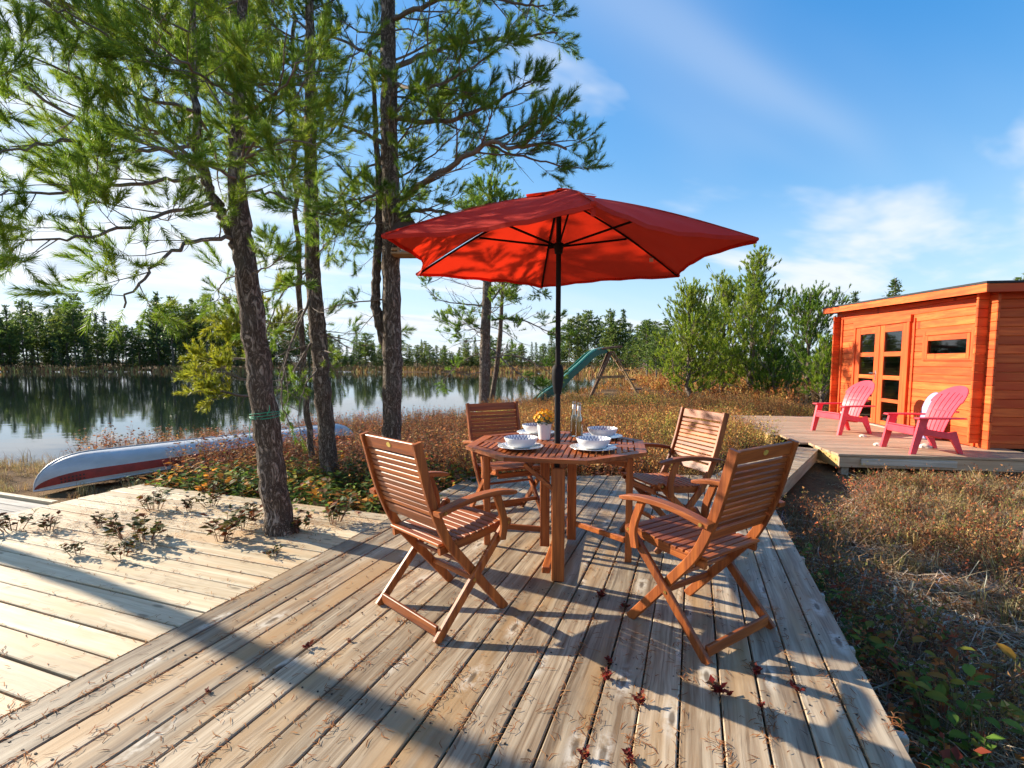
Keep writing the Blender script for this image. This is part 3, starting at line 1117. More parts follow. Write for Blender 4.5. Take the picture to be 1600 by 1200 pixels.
def umbrella():
    t = thing('patio_umbrella', 'red six-sided patio umbrella on a charcoal pole through the table', 'umbrella', (TC.x, TC.y, 0))
    pole = MB().tube([(0, 0, 0.05), (0, 0, 1.20)], 0.0205, 18).build('pole', M['black_metal'], t, smooth=40)
    MB().tube([(0, 0, 1.20), (0, 0, 2.46)], 0.0175, 18).build('upper_pole', M['black_metal'], t, smooth=40)
    MB().lathe([(0.021, 1.085), (0.027, 1.095), (0.036, 1.15), (0.041, 1.20), (0.040, 1.25), (0.033, 1.275), (0.024, 1.285)], 20).build('crank_housing', M['black_metal'], t, smooth=40)
    MB().tube([(0.0, 0.035, 1.19), (0.0, 0.075, 1.19), (0.0, 0.080, 1.12)], 0.006, 8).build('crank_handle', M['black_metal'], t, smooth=40)
    MB().lathe([(0.018, 2.03), (0.027, 2.035), (0.030, 2.06), (0.034, 2.075), (0.034, 2.10), (0.022, 2.105)], 18).build('runner', M['black_metal'], t, smooth=40)
    MB().lathe([(0.018, 2.385), (0.032, 2.39), (0.032, 2.425), (0.010, 2.44)], 18).build('hub', M['black_metal'], t, smooth=40)
    Rr, zc, za = 1.205, 2.0, 2.425
    angs = [R(-88 + 60 * k) for k in range(6)]

    def rib_pt(k, s, dz=0.0):
        a = angs[k % 6]
        z = za + (zc - za) * s + 0.035 * math.sin(math.pi * s)
        return Vector((Rr * s * math.cos(a), Rr * s * math.sin(a), z + dz))

    def panel(k, s0, s1, ns, nt, lift=0.0, scallop=0.115, sag=0.03):
        mb = MB()
        vs, fs = [], []
        for i in range(ns + 1):
            s = s0 + (s1 - s0) * i / ns
            A, B = rib_pt(k, s), rib_pt(k + 1, s)
            for j in range(nt + 1):
                q = j / nt
                p = A.lerp(B, q)
                e = 4 * q * (1 - q)
                f = 1 - scallop * e * (s / s1) ** 3
                z = p.z - sag * e * s + (zc - za) * (f - 1) * s * 0.5 + lift
                z += 0.006 * math.sin(9 * q + 5 * k) * math.sin(7 * s + k) + 0.004 * s * math.sin(26 * q + 3 * k + 2 * s)
                vs.append((p.x * f, p.y * f, z))
        for i in range(ns):
            for j in range(nt):
                a = i * (nt + 1) + j
                fs.append((a, a + nt + 1, a + nt + 2, a + 1))
        mb.add(vs, fs)
        return mb
    for k in range(6):
        p = panel(k, 0.10, 1.0, 14, 14).build('canopy_panel', M['canvas'], t, smooth=60)
        # folded hem along the edge
        edge = [Vector(v) for v in panel(k, 0.10, 1.0, 14, 14).v[-15:]]
        MB().sweep([e + Vector((0, 0, -0.008)) for e in edge], [(-0.002, -0.012), (0.002, -0.012), (0.002, 0.010), (-0.002, 0.010)], (0, 0, 1)).build('hem', M['canvas'], p)
        # stitched seam over the rib
        MB().sweep([rib_pt(k, 0.10 + 0.90 * i / 14, 0.0025) for i in range(15)], [(-0.007, -0.001), (0.007, -0.001), (0.005, 0.002), (-0.005, 0.002)], (0, 0, 1)).build('seam', M['seam'], p)
    # vent cap
    for k in range(6):
        panel(k, 0.0, 0.22, 6, 8, 0.020, 0.05, 0.0).build('vent_cap_panel', M['canvas'], t, smooth=60)
    MB().lathe([(0.010, 2.438), (0.014, 2.452), (0.009, 2.460), (0.002, 2.462)], 12).build('finial', M['black_metal'], t, smooth=40)
    for k in range(6):
        r = MB().sweep([rib_pt(k, 0.02 + 0.975 * i / 12, -0.016) for i in range(13)], rect(0.016, 0.011), (0, 0, 1)).build('rib', M['rib'], t)
        a = angs[k]
        MB().beam((0.03 * math.cos(a), 0.03 * math.sin(a), 2.085), rib_pt(k, 0.52, -0.03), 0.010, 0.014).build('strut', M['rib'], r)
        MB().cbox(tuple(rib_pt(k, 0.995, -0.010)), (0.03, 0.03, 0.022), 0.006).build('corner_pocket', M['canvas'], t)
    o = MB().cbox((0, 0, 0), (0.03, 0.002, 0.03), 0.0005).build('care_tag', M['tag'], t)
    p = rib_pt(2, 0.74, -0.05)
    o.location = p
    # strap hanging at the near corner
    MB().cbox(tuple(rib_pt(0, 0.985, -0.04)), (0.02, 0.004, 0.05), 0.001).build('strap', M['canvas'], t)


umbrella()

# ------------------------------------------------------------------ tableware
def plates():
    plate = MB().lathe([(0.075, 0.0), (0.085, 0.003), (0.110, 0.009), (0.145, 0.017), (0.149, 0.019), (0.148, 0.021), (0.142, 0.020), (0.108, 0.013), (0.085, 0.008), (0.02, 0.007)], 48).mesh('plate', 40)
    bowl = MB().lathe([(0.055, 0.0), (0.060, 0.002), (0.082, 0.014), (0.104, 0.042), (0.111, 0.062), (0.110, 0.066), (0.106, 0.064), (0.098, 0.044), (0.075, 0.018), (0.02, 0.010)], 48).mesh('bowl', 40)
    P = [(0.055, 3.215, 'nearest the pine'), (0.520, 3.170, 'nearest the right front chair'), (0.665, 3.66, 'beside the beer bottles'), (0.185, 3.86, 'behind the flower pot')]
    for i, (x, y, w) in enumerate(P):
        o = link('dinner_plate', plate, M['plate'])
        o.location = (x, y, TT + 0.001)
        o.rotation_euler = (0, 0, i * 0.9)
        tag(o, 'white dinner plate with blue rim under the bowl ' + w, 'plate', 'plates on the table')
        o = link('bowl', bowl, M['bowl'])
        o.location = (x + 0.004, y + 0.006, TT + 0.0095)
        o.rotation_euler = (0, 0, i * 1.3 + 0.3)
        tag(o, 'white bowl with blue scale pattern inside ' + w, 'bowl', 'bowls on the table')
    fork = MB()
    fork.cbox((0, 0, 0.002), (0.012, 0.11, 0.003), 0.001)
    fork.cbox((0, 0.08, 0.003), (0.022, 0.05, 0.003), 0.001)
    fm = fork.mesh('fork')
    for i, (x, y, a, w) in enumerate(((-0.055, 3.235, 20, 'nearest the pine'), (0.605, 3.215, -60, 'nearest the right front chair'))):
        o = link('fork', fm, M['steel'])
        o.location = (x, y, TT + 0.016)
        o.rotation_euler = (0.0, 0, R(a))
        tag(o, 'steel fork lying on the plate ' + w, 'fork', 'forks on the plates')


def bottle(x, y, lab):
    t = thing('beer_bottle', lab, 'bottle', (x, y, TT + 0.001), 0, 'beer bottles')
    MB().lathe([(0.026, 0.0), (0.029, 0.004), (0.029, 0.125), (0.027, 0.145), (0.018, 0.175), (0.0135, 0.20), (0.0125, 0.25), (0.0145, 0.252), (0.0145, 0.262), (0.0125, 0.264),
                (0.009, 0.263), (0.0095, 0.25), (0.0105, 0.20), (0.015, 0.175), (0.0245, 0.143), (0.0265, 0.125), (0.0265, 0.008), (0.01, 0.005)], 24).build('glass', M['bottle'], t, smooth=50)
    MB().lathe([(0.02, 0.0065), (0.0262, 0.0085), (0.0262, 0.125), (0.0242, 0.1428), (0.0165, 0.165), (0.002, 0.1651)], 24).build('beer', M['beer'], t, smooth=50)
    MB().lathe([(0.0132, 0.205), (0.0140, 0.206), (0.0136, 0.240), (0.0130, 0.241)], 20).build('neck_label', M['tag'], t, smooth=50)


def flower_pot():
    t = thing('flower_pot', 'white ribbed pot of yellow chrysanthemums beside the umbrella pole', 'flower pot', (0.235, 3.60, TT + 0.001))
    prof = [(0.040, 0.0)]
    for i in range(14):
        z = 0.004 + i * 0.0076
        r = 0.041 + 0.011 * z / 0.11
        prof += [(r, z), (r + 0.0012, z + 0.003)]
    prof += [(0.054, 0.112), (0.055, 0.118), (0.051, 0.118), (0.049, 0.10), (0.01, 0.099)]
    MB().lathe(prof, 32).build('pot', M['ceramic'], t, smooth=50)
    MB().lathe([(0.005, 0.098), (0.0485, 0.0995), (0.045, 0.106), (0.004, 0.110)], 20).build('soil', M['soil'], t, smooth=50)
    green = plain('mum_leaf', (0.035, 0.085, 0.018), 0.5, var=0.4)
    yel = plain('yellow_petal', (0.85, 0.48, 0.015), 0.6, var=0.2, scale=60)
    org = plain('amber_petal', (0.80, 0.33, 0.01), 0.6, var=0.2, scale=60)
    lf = MB()
    rr = random.Random(4)
    for i in range(130):
        a = rr.uniform(0, 6.28)
        e = rr.uniform(-0.15, 0.9)
        r = rr.uniform(0.035, 0.066)
        c = Vector((r * math.cos(a) * math.cos(e), r * math.sin(a) * math.cos(e), 0.122 + r * math.sin(e)))
        d = Vector((math.cos(a), math.sin(a), rr.uniform(-0.5, 0.5))).normalized()
        s = d.cross(Vector((0, 0, 1))).normalized()
        L, w = rr.uniform(0.018, 0.03), rr.uniform(0.006, 0.010)
        n = d.cross(s) * 0.003
        lf.add([c - d * L * 0.3, c + s * w + n, c + d * L, c - s * w + n], [(0, 1, 2), (0, 2, 3)])
    lf.build('foliage', green, t)
    fl = MB()
    # one bloom: a dome of overlapping petals
    for ring, (nr, rad, z, tilt) in enumerate(((9, 0.0135, 0.0, 0.35), (8, 0.0105, 0.004, 0.8), (6, 0.006, 0.008, 1.2))):
        for k in range(nr):
            a = 2 * math.pi * (k + 0.5 * ring) / nr
            d = Vector((math.cos(a), math.sin(a), 0))
            s = Vector((-math.sin(a), math.cos(a), 0))
            p = d * 0.002 + Vector((0, 0, z))
            q = d * rad + Vector((0, 0, z + rad * math.tan(tilt) * 0.5))
            fl.add([p, p.lerp(q, 0.6) + s * 0.005, q, p.lerp(q, 0.6) - s * 0.005], [(0, 1, 2), (0, 2, 3)])
    fm, fm2 = fl.mesh('flower'), fl.mesh('flower')
    for i in range(34):
        a = i * 2.39996
        e = math.acos(1 - (i + 0.5) / 34 * 0.86)
        r = 0.074 + rr.uniform(-0.006, 0.005)
        o = link('flower', fm if i % 3 else fm2, yel if i % 3 else org, t)
        d = Vector((math.sin(e) * math.cos(a), math.sin(e) * math.sin(a), math.cos(e)))
        o.location = d * r + Vector((0, 0, 0.132))
        o.rotation_euler = d.to_track_quat('Z', 'Y').to_euler()


plates()
bottle(0.492, 3.645, 'clear glass beer bottle with golden beer, nearer of the pair')
bottle(0.470, 3.760, 'clear glass beer bottle with golden beer, farther of the pair')
flower_pot()

# ------------------------------------------------------------------ pink garden chairs on the cabin deck
def garden_chair():
    t = thing('garden_armchair', 'x', 'garden chair')
    # front legs: broad tapering blades that carry the arms
    for s in (-1, 1):
        prof = [(0.26, 0.0), (0.335, 0.0), (0.235, 0.50), (0.115, 0.50)]
        yz = Matrix(((0, 0, 1, 0), (1, 0, 0, 0), (0, 1, 0, 0), (0, 0, 0, 1)))
        l = MB().prism(prof, -0.02, 0.02, Matrix.Translation((s * 0.31, 0, 0)) @ yz)
        l.build('front_leg', M['pink'], t)
        prof = [(-0.43, 0.0), (-0.375, 0.0), (-0.20, 0.30), (-0.32, 0.32)]
        MB().prism(prof, -0.018, 0.018, Matrix.Translation((s * 0.235, 0, 0)) @ yz).build('rear_leg', M['pink'], t)
        arm = [(s * 0.32, 0.275, 0.512), (s * 0.325, 0.0, 0.512), (s * 0.315, -0.36, 0.512)]
        MB().sweep(arm, [(-0.06, -0.012), (0.06, -0.012), (0.064, 0.004), (0.055, 0.012), (-0.055, 0.012), (-0.064, 0.004)], (0, 0, 1), [0.85, 1.0, 0.75]).build('armrest', M['pink'], t)
        # side rail of the seat
        MB().beam((s * 0.265, 0.25, 0.335), (s * 0.235, -0.33, 0.235), 0.025, 0.09, ch=0.006).build('side_rail', M['pink'], t)
    MB().cbox((0, 0.262, 0.315), (0.56, 0.028, 0.10), 0.008).build('apron', M['pink'], t)
    sm = MB().cbox((0, 0, 0), (0.525, 0.072, 0.018), 0.006).mesh('seat_slat')
    for i in range(6):
        o = link('seat_slat', sm, M['pink'], t)
        o.location = (0, 0.235 - i * 0.080, 0.375 - i * 0.0165)
        o.rotation_euler = (0.20, 0, 0)
    # fan back
    P0, P1 = Vector((0, -0.165, 0.20)), Vector((0, -0.545, 0.955))
    L = (P1 - P0).length
    up = (P1 - P0).normalized()
    nrm = Vector((0, up.z, -up.y))

    def hw(b):
        return 0.205 + 0.075 * min(1.0, b / 0.55)

    def bp(a, b, off=0.0):
        return P0 + up * b + Vector((1, 0, 0)) * a + nrm * (off + 0.28 * a * a + 0.06 * math.sin(math.pi * b / L))
    bt, wt = 0.545, 0.280
    ht = L - bt

    def solid(front):
        """front: rows of (a, b); gives a plate 14 mm thick"""
        mb = MB()
        nr, nc = len(front), len(front[0])
        vs = [bp(a, b, 0.007) for row in front for (a, b) in row] + [bp(a, b, -0.007) for row in front for (a, b) in row]
        o = nr * nc
        fs = []
        for i in range(nr - 1):
            for j in range(nc - 1):
                q = i * nc + j
                fs.append((q, q + 1, q + nc + 1, q + nc))
                fs.append((o + q + nc, o + q + nc + 1, o + q + 1, o + q))
        for i in range(nr - 1):
            a = i * nc
            fs.append((a + nc, o + a + nc, o + a, a))
            b = i * nc + nc - 1
            fs.append((b, o + b, o + b + nc, b + nc))
        for j in range(nc - 1):
            fs.append((j, o + j, o + j + 1, j + 1))
            a = (nr - 1) * nc + j
            fs.append((a + 1, o + a + 1, o + a, a))
        mb.add(vs, fs)
        return mb
    ns = 6
    for k in range(ns):
        f0, f1 = -0.97 + 1.94 * k / ns, -0.97 + 1.94 * (k + 1) / ns
        fm = abs(f0 + f1) / 2
        top = bt + ht * 0.62 * math.sqrt(max(0.02, 1 - (fm * 0.98) ** 2))
        rows = []
        for i in range(9):
            b = 0.02 + (top - 0.02) * i / 8
            w = hw(b) if b < bt else wt
            g = 0.0065
            rows.append([(f0 * w + g, b), ((f0 + f1) / 2 * w, b), (f1 * w - g, b)])
        solid(rows).build('back_slat', M['pink'], t)
    rows = []
    for i in range(25):
        a = math.pi * i / 24
        c, s = math.cos(a), math.sin(a)
        rows.append([(wt * 0.97 * c, bt + ht * 0.62 * s - 0.01), (wt * 1.03 * c, bt + ht * s)])
    solid(rows).build('back_arch', M['pink'], t)
    rows = [[(-0.21, 0.0), (0, 0.0), (0.21, 0.0)], [(-0.215, 0.05), (0, 0.05), (0.215, 0.05)]]
    solid(rows).build('back_base', M['pink'], t)
    MB().beam(tuple(bp(-0.26, 0.42, -0.03)), tuple(bp(0.26, 0.42, -0.03)), 0.05, 0.02).build('back_brace', M['pink'], t)
    return t


gc = garden_chair()
az(gc, 6.07, 9.17, -99)
tag(gc, 'pink plastic slatted garden armchair in front of the cabin doors', 'garden chair', 'pink garden chairs')
g2 = copy_tree(gc)
az(g2, 5.98, 7.27, -86)
tag(g2, 'pink plastic slatted garden armchair below the small cabin window', 'garden chair', 'pink garden chairs')


def lavender_board():  # unidentified lavender object, built as a leaning board
    c = CABIN_O + CD * 0.93 + CN * 0.20
    t = thing('foam_bodyboard', 'pale lavender round-topped board leaning on the cabin behind the right pink chair', 'bodyboard', (c.x, c.y, 0), CABIN_A)
    m = plain('lavender_foam', (0.34, 0.31, 0.55), 0.4, var=0.15, scale=5)
    w, h = 0.25, 0.80
    poly = [(-w * 0.86, 0.0), (w * 0.86, 0.0), (w, 0.12)]
    for i in range(13):
        a = math.pi * i / 12
        poly.append((w * math.cos(a), 0.52 + (h - 0.52) * math.sin(a)))
    poly.append((-w, 0.12))
    deck = MB()
    n = len(poly)
    inner = [(x * 0.93, 0.012 + z * 0.965) for (x, z) in poly]
    vs = [(x, 0.022, z) for (x, z) in inner] + [(x, 0.010, z) for (x, z) in poly] + [(x, -0.014, z) for (x, z) in poly] + [(x, -0.024, z) for (x, z) in inner]
    fs = [tuple(range(n))[::-1], tuple(range(3 * n, 4 * n))]
    for k in range(3):
        for i in range(n):
            j = (i + 1) % n
            fs.append((k * n + i, k * n + j, (k + 1) * n + j, (k + 1) * n + i))
    deck.add(vs, fs)
    o = deck.build('board', m, t, smooth=30)
    o.rotation_euler = (R(11), 0, 0)
    l = MB().tube([(0.0, 0.026, 0.66), (0.03, 0.035, 0.55), (0.0, 0.03, 0.45)], 0.006, 6).build('leash', M['tag'], t, smooth=40)
    l.rotation_euler = (R(11), 0, 0)


def shell(x, y, s, lab, seed):
    rr = random.Random(seed)
    mb = MB()
    n, k = 14, 7
    vs = []
    for i in range(k + 1):
        e = -0.2 + 1.77 * i / k
        for j in range(n):
            a = 2 * math.pi * j / n
            r = s * math.cos(max(-0.2, e)) * (1 + 0.10 * math.cos(7 * a) + rr.uniform(-0.05, 0.05))
            vs.append((r * math.cos(a) * 1.25, r * math.sin(a), s * 0.75 * (math.sin(e) + 0.2)))
    fs = [(i * n + j, i * n + (j + 1) % n, (i + 1) * n + (j + 1) % n, (i + 1) * n + j) for i in range(k) for j in range(n)]
    fs.append(tuple(range(n))[::-1])
    fs.append(tuple(k * n + j for j in range(n)))
    mb.add(vs, fs)
    o = mb.build('sea_shell', plain('shell_white', (0.66, 0.60, 0.50), 0.5, var=0.3, scale=30, bump=0.3), None, smooth=50)
    o.location = (x, y, 0.002)
    tag(o, lab, 'shell', 'shells on the cabin deck')


lavender_board()
shell(6.12, 8.63, 0.045, 'small cream shell between the two pink chairs', 1)
shell(6.29, 7.52, 0.07, 'larger cream shell under the right pink chair beside the lavender board', 2)
shell(5.72, 7.72, 0.05, 'small cream shell at the front foot of the right pink chair', 3)

# ------------------------------------------------------------------ play slide
def play_slide():
    gy = 17.6
    t = thing('play_slide', 'green plastic slide with wooden ladder frame standing by the water', 'slide', (0, 0, 0))
    green = plain('green_slide_plastic', (0.010, 0.12, 0.085), 0.4, var=0.12, scale=2)
    lt = plain('pale_slide_edge', (0.25, 0.55, 0.45), 0.4, var=0.1)
    path = [at(944, 549, gy), at(926, 554, gy - 0.15), at(905, 573, gy - 0.4), at(888, 588, gy - 0.6), at(872, 604, gy - 0.8), at(856, 615, gy - 1.0), at(846, 623, gy - 1.1), at(839, 632, gy - 1.2)]
    path = bez([tuple(p) for p in path], 4)
    U = [(-0.22, 0.13), (-0.22, -0.06), (0.22, -0.06), (0.22, 0.13), (0.19, 0.13), (0.18, -0.02), (-0.18, -0.02), (-0.19, 0.13)]
    s = MB().sweep(path, U, (0, 0, 1)).build('slide_bed', green, t)
    for sd in (-1, 1):
        q = [p + Vector((0, 0, 0.135)) for p in path]
        side = Vector((0.25, 0.97, 0)).normalized() * 0.205 * sd
        MB().tube([p + side for p in q], 0.022, 6).build('slide_edge', lt, s, smooth=50)
    wd = wood('play_timber', (0.20, 0.125, 0.06), (0.42, 0.29, 0.15), rough=0.8, spec=0.2)
    wdark = wood('dark_play_timber', (0.09, 0.055, 0.035), (0.20, 0.125, 0.08), rough=0.8, spec=0.2)
    a, b = at(935, 545, gy), at(966, 542, gy + 0.2)
    MB().beam(a, b, 0.65, 0.07).build('platform', wdark, t)
    top = at(953, 549, gy)
    for dy in (-0.3, 0.3):
        f = at(922, 622, gy + dy)
        MB().beam((top.x, top.y + dy, top.z), f, 0.09, 0.09, (0, 1, 0)).build('frame_leg', wdark, t)
        f2 = at(1000, 622, gy + dy)
        MB().beam((top.x + 0.05, top.y + dy, top.z), f2, 0.05, 0.13, (0, 1, 0)).build('ladder_side', wd, t)
    f2 = at(1000, 622, gy)
    for k in range(4):
        p = Vector((top.x + 0.05, top.y, top.z)).lerp(Vector(f2), 0.2 + 0.2 * k)
        MB().cbox((p.x + 0.06, p.y, p.z), (0.24, 0.66, 0.05), 0.005).build('step', wdark, t)
    MB().beam(at(931, 590, gy - 0.34), at(976, 588, gy - 0.34), 0.03, 0.09).build('cross_brace', wd, t)


play_slide()

# ------------------------------------------------------------------ canoe
def canoe():
    A, B = Vector((-6.02, 6.18, 0)), Vector((-3.15, 9.95, 0))
    mid = (A + B) / 2
    d = B - A
    L = d.length / 2
    t = thing('canoe', 'upturned aluminium canoe with a red stripe lying at the lake edge', 'canoe', (mid.x, mid.y, -0.33), math.atan2(d.y, d.x))
    alu, nt, b = new_mat('dented_aluminium')
    tc = nt.node('ShaderNodeTexCoord').outputs['Object']
    n = nt.noise(nt.scale_vec(tc, (1.0, 2.0, 2.0)), 2.0, 5.0, 0.6)
    n2 = nt.noise(nt.scale_vec(tc, (3.0, 60.0, 60.0)), 1.0, 3.0, 0.6)
    nt.l.new(nt.ramp(n, [(0.3, (0.42, 0.43, 0.44)), (0.7, (0.64, 0.64, 0.64))]), b.inputs['Base Color'])
    b.inputs['Metallic'].default_value = 0.35
    nt.l.new(nt.math('MULTIPLY_ADD', n2, 0.25, 0.35), b.inputs['Roughness'])
    bp = nt.node('ShaderNodeBump', ins={'Height': n, 'Strength': 0.4, 'Distance': 0.03})
    nt.l.new(bp.outputs[0], b.inputs['Normal'])
    red = plain('faded_red_paint', (0.32, 0.028, 0.018), 0.5, var=0.35, scale=9)

    def sec(x):
        k = abs(x) / L
        beam = 0.43 * max(0.0, 1 - k ** 2.6) ** 0.75 + 0.006
        zg = 0.015 + 0.13 * (1 - k ** 2)
        e = max(0.0, (k - 0.74) / 0.26)
        zk = zg + (0.44 - zg) * math.sqrt(max(0.0, 1 - e ** 2.2)) + 0.0
        return beam, zg, zk

    def pt(x, phi, out=0.0):
        beam, zg, zk = sec(x)
        c, s = math.cos(phi), math.sin(phi)
        y = (beam + out) * math.copysign(abs(c) ** 0.75, c)
        z = zg + (zk - zg + out) * abs(s) ** 0.85
        return (x, y, z)
    xs = [-L * math.cos(math.pi * i / 44) for i in range(45)]
    nphi = 24

    def skin(p0, p1, n, out):
        mb = MB()
        vs = [pt(x, p0 + (p1 - p0) * j / n, out) for x in xs for j in range(n + 1)]
        fs = [(i * (n + 1) + j, i * (n + 1) + j + 1, (i + 1) * (n + 1) + j + 1, (i + 1) * (n + 1) + j) for i in range(len(xs) - 1) for j in range(n)]
        mb.add(vs, fs)
        return mb
    h = skin(0, math.pi, nphi, 0.0).build('hull', alu, t, smooth=60)
    for (p0, p1) in ((math.pi + R(-5) - R(18), math.pi - R(5)), (R(5), R(23))):
        skin(p0, p1, 3, 0.003).build('stripe', red, h, smooth=60)
    for s in (0, math.pi):
        MB().tube([Vector(pt(x, s)) + Vector((0, 0, -0.006)) for x in xs], 0.013, 6).build('gunwale', alu, t, smooth=50)
    MB().tube([Vector(pt(x, math.pi / 2)) + Vector((0, 0, 0.004)) for x in xs], 0.011, 6).build('keel', alu, t, smooth=50)
    rv = MB()
    for i in range(26):
        x = -L * (1 - 0.0115 * i) + 0.02
        for sgn in (-1, 1):
            bm, zg, zk = sec(x)
            p = Vector(pt(x + 0.035, math.pi / 2 - sgn * 0.35, 0.002))
            rv.lathe([(0.005, -0.003), (0.004, 0.003)], 6, tuple(p))
    rv.build('rivets', M['steel'], h)
    # weathered maker's lettering on the stripe near the bow
    lt = MB()
    for i in range(7):
        x = -L * 0.90 + i * 0.035
        for ph in (0.14, 0.25):
            p = Vector(pt(x + (0.010 if (i * 3 + int(ph * 50)) % 2 else 0.0), -ph if False else ph, 0.005))
            lt.cbox(tuple(p), (0.018, 0.004, 0.020), 0.001)
            p2 = Vector(pt(x, math.pi - ph, 0.005))
            lt.cbox(tuple(p2), (0.018, 0.004, 0.020), 0.001)
    lt.build('lettering', plain('worn_black_letters', (0.05, 0.04, 0.035), 0.7), h)


canoe()

# ------------------------------------------------------------------ vegetation helpers (numpy)
def np_mesh(name, V, F, tint=None, mat=None, smooth=False):
    """triangle mesh from arrays; tint is one colour per vertex"""
    me = bpy.data.meshes.new(name)
    V = np.ascontiguousarray(V, dtype=np.float32)
    F = np.ascontiguousarray(F, dtype=np.int32)
    me.vertices.add(len(V))
    me.vertices.foreach_set('co', V.ravel())
    me.loops.add(F.size)
    me.loops.foreach_set('vertex_index', F.ravel())
    me.polygons.add(len(F))
    me.polygons.foreach_set('loop_start', np.arange(len(F), dtype=np.int32) * F.shape[1])
    if smooth:
        me.polygons.foreach_set('use_smooth', np.ones(len(F), bool))
    if tint is not None:
        at_ = me.color_attributes.new('tint', 'FLOAT_COLOR', 'POINT')
        c = np.ones((len(V), 4), np.float32)
        c[:, :3] = tint
        at_.data.foreach_set('color', c.ravel())
    if mat is not None:
        me.materials.append(mat)
    me.update()
    return me


def unit(a):
    return a / np.maximum(np.linalg.norm(a, axis=-1, keepdims=True), 1e-9)


def frames(D):
    """two vectors square to each row of D"""
    ref = np.where(np.abs(D[:, 2:3]) < 0.9, np.array([[0, 0, 1.0]]), np.array([[1.0, 0, 0]]))
    A = unit(np.cross(D, ref))
    return A, np.cross(D, A)


def tubes_mesh(name, tubes, mat):
    """tubes: list of (path, radii, sides)"""
    Vs, Fs, o = [], [], 0
    for (path, rad, k) in tubes:
        P = np.array(path, float)
        n = len(P)
        D = unit(np.gradient(P, axis=0))
        m = unit(D.mean(0, keepdims=True))
        ref = np.array([[1.0, 0, 0]]) if abs(m[0, 0]) < 0.8 else np.array([[0, 0, 1.0]])
        A = unit(np.cross(D, ref))
        B = np.cross(D, A)
        a = np.arange(k) * 2 * np.pi / k
        r = np.array(rad, float)[:, None, None]
        ring = P[:, None, :] + r * (np.cos(a)[None, :, None] * A[:, None, :] + np.sin(a)[None, :, None] * B[:, None, :])
        Vs.append(ring.reshape(-1, 3))
        i = np.arange(n - 1)[:, None] * k
        j = np.arange(k)[None, :]
        j2 = (j + 1) % k
        q = np.stack([i + j, i + j2, i + k + j2, i + k + j], 2).reshape(-1, 4)
        Fs.append(q + o)
        o += n * k
    return np_mesh(name, np.concatenate(Vs), np.concatenate(Fs), None, mat, True)


def needles_mesh(name, shoots, K, nl, nw, cols, seed, spread=(0.35, 1.0), mat='needle'):
    """brush-like shoots: shoots rows = base xyz, dir xyz, length, tone"""
    rng = np.random.default_rng(seed)
    S = np.array(shoots, float)
    n = len(S)
    P, D, L, tone = S[:, :3], unit(S[:, 3:6]), S[:, 6], S[:, 7]
    A, B = frames(D)
    t = rng.random((n, K)) ** 0.8
    az_ = rng.random((n, K)) * 2 * np.pi
    th = spread[0] + (spread[1] - spread[0]) * rng.random((n, K)) * (1.15 - 0.6 * t)
    ln = nl * (0.75 + 0.5 * rng.random((n, K)))
    rad = np.cos(az_)[..., None] * A[:, None] + np.sin(az_)[..., None] * B[:, None]
    nd = np.cos(th)[..., None] * D[:, None] + np.sin(th)[..., None] * rad
    nd[..., 2] += 0.12
    nd = unit(nd)
    base = P[:, None] + D[:, None] * (t * L[:, None])[..., None]
    side = unit(np.cross(nd, rng.normal(size=(n, K, 3))))
    w = (nw * 0.5)
    v0 = base - side * w
    v1 = base + side * w
    v2 = base + nd * ln[..., None]
    V = np.stack([v0, v1, v2], 2).reshape(-1, 3)
    F = np.arange(len(V)).reshape(-1, 3)
    c = np.array(cols, float)
    k = np.clip(tone[:, None] + rng.normal(0, 0.16, (n, K)), 0, 0.999) * (len(c) - 1)
    i0 = k.astype(int)
    f = (k - i0)[..., None]
    col = c[i0] * (1 - f) + c[np.minimum(i0 + 1, len(c) - 1)] * f
    col = np.repeat(col.reshape(-1, 3), 3, axis=0)
    return np_mesh(name, V, F, col, M[mat])


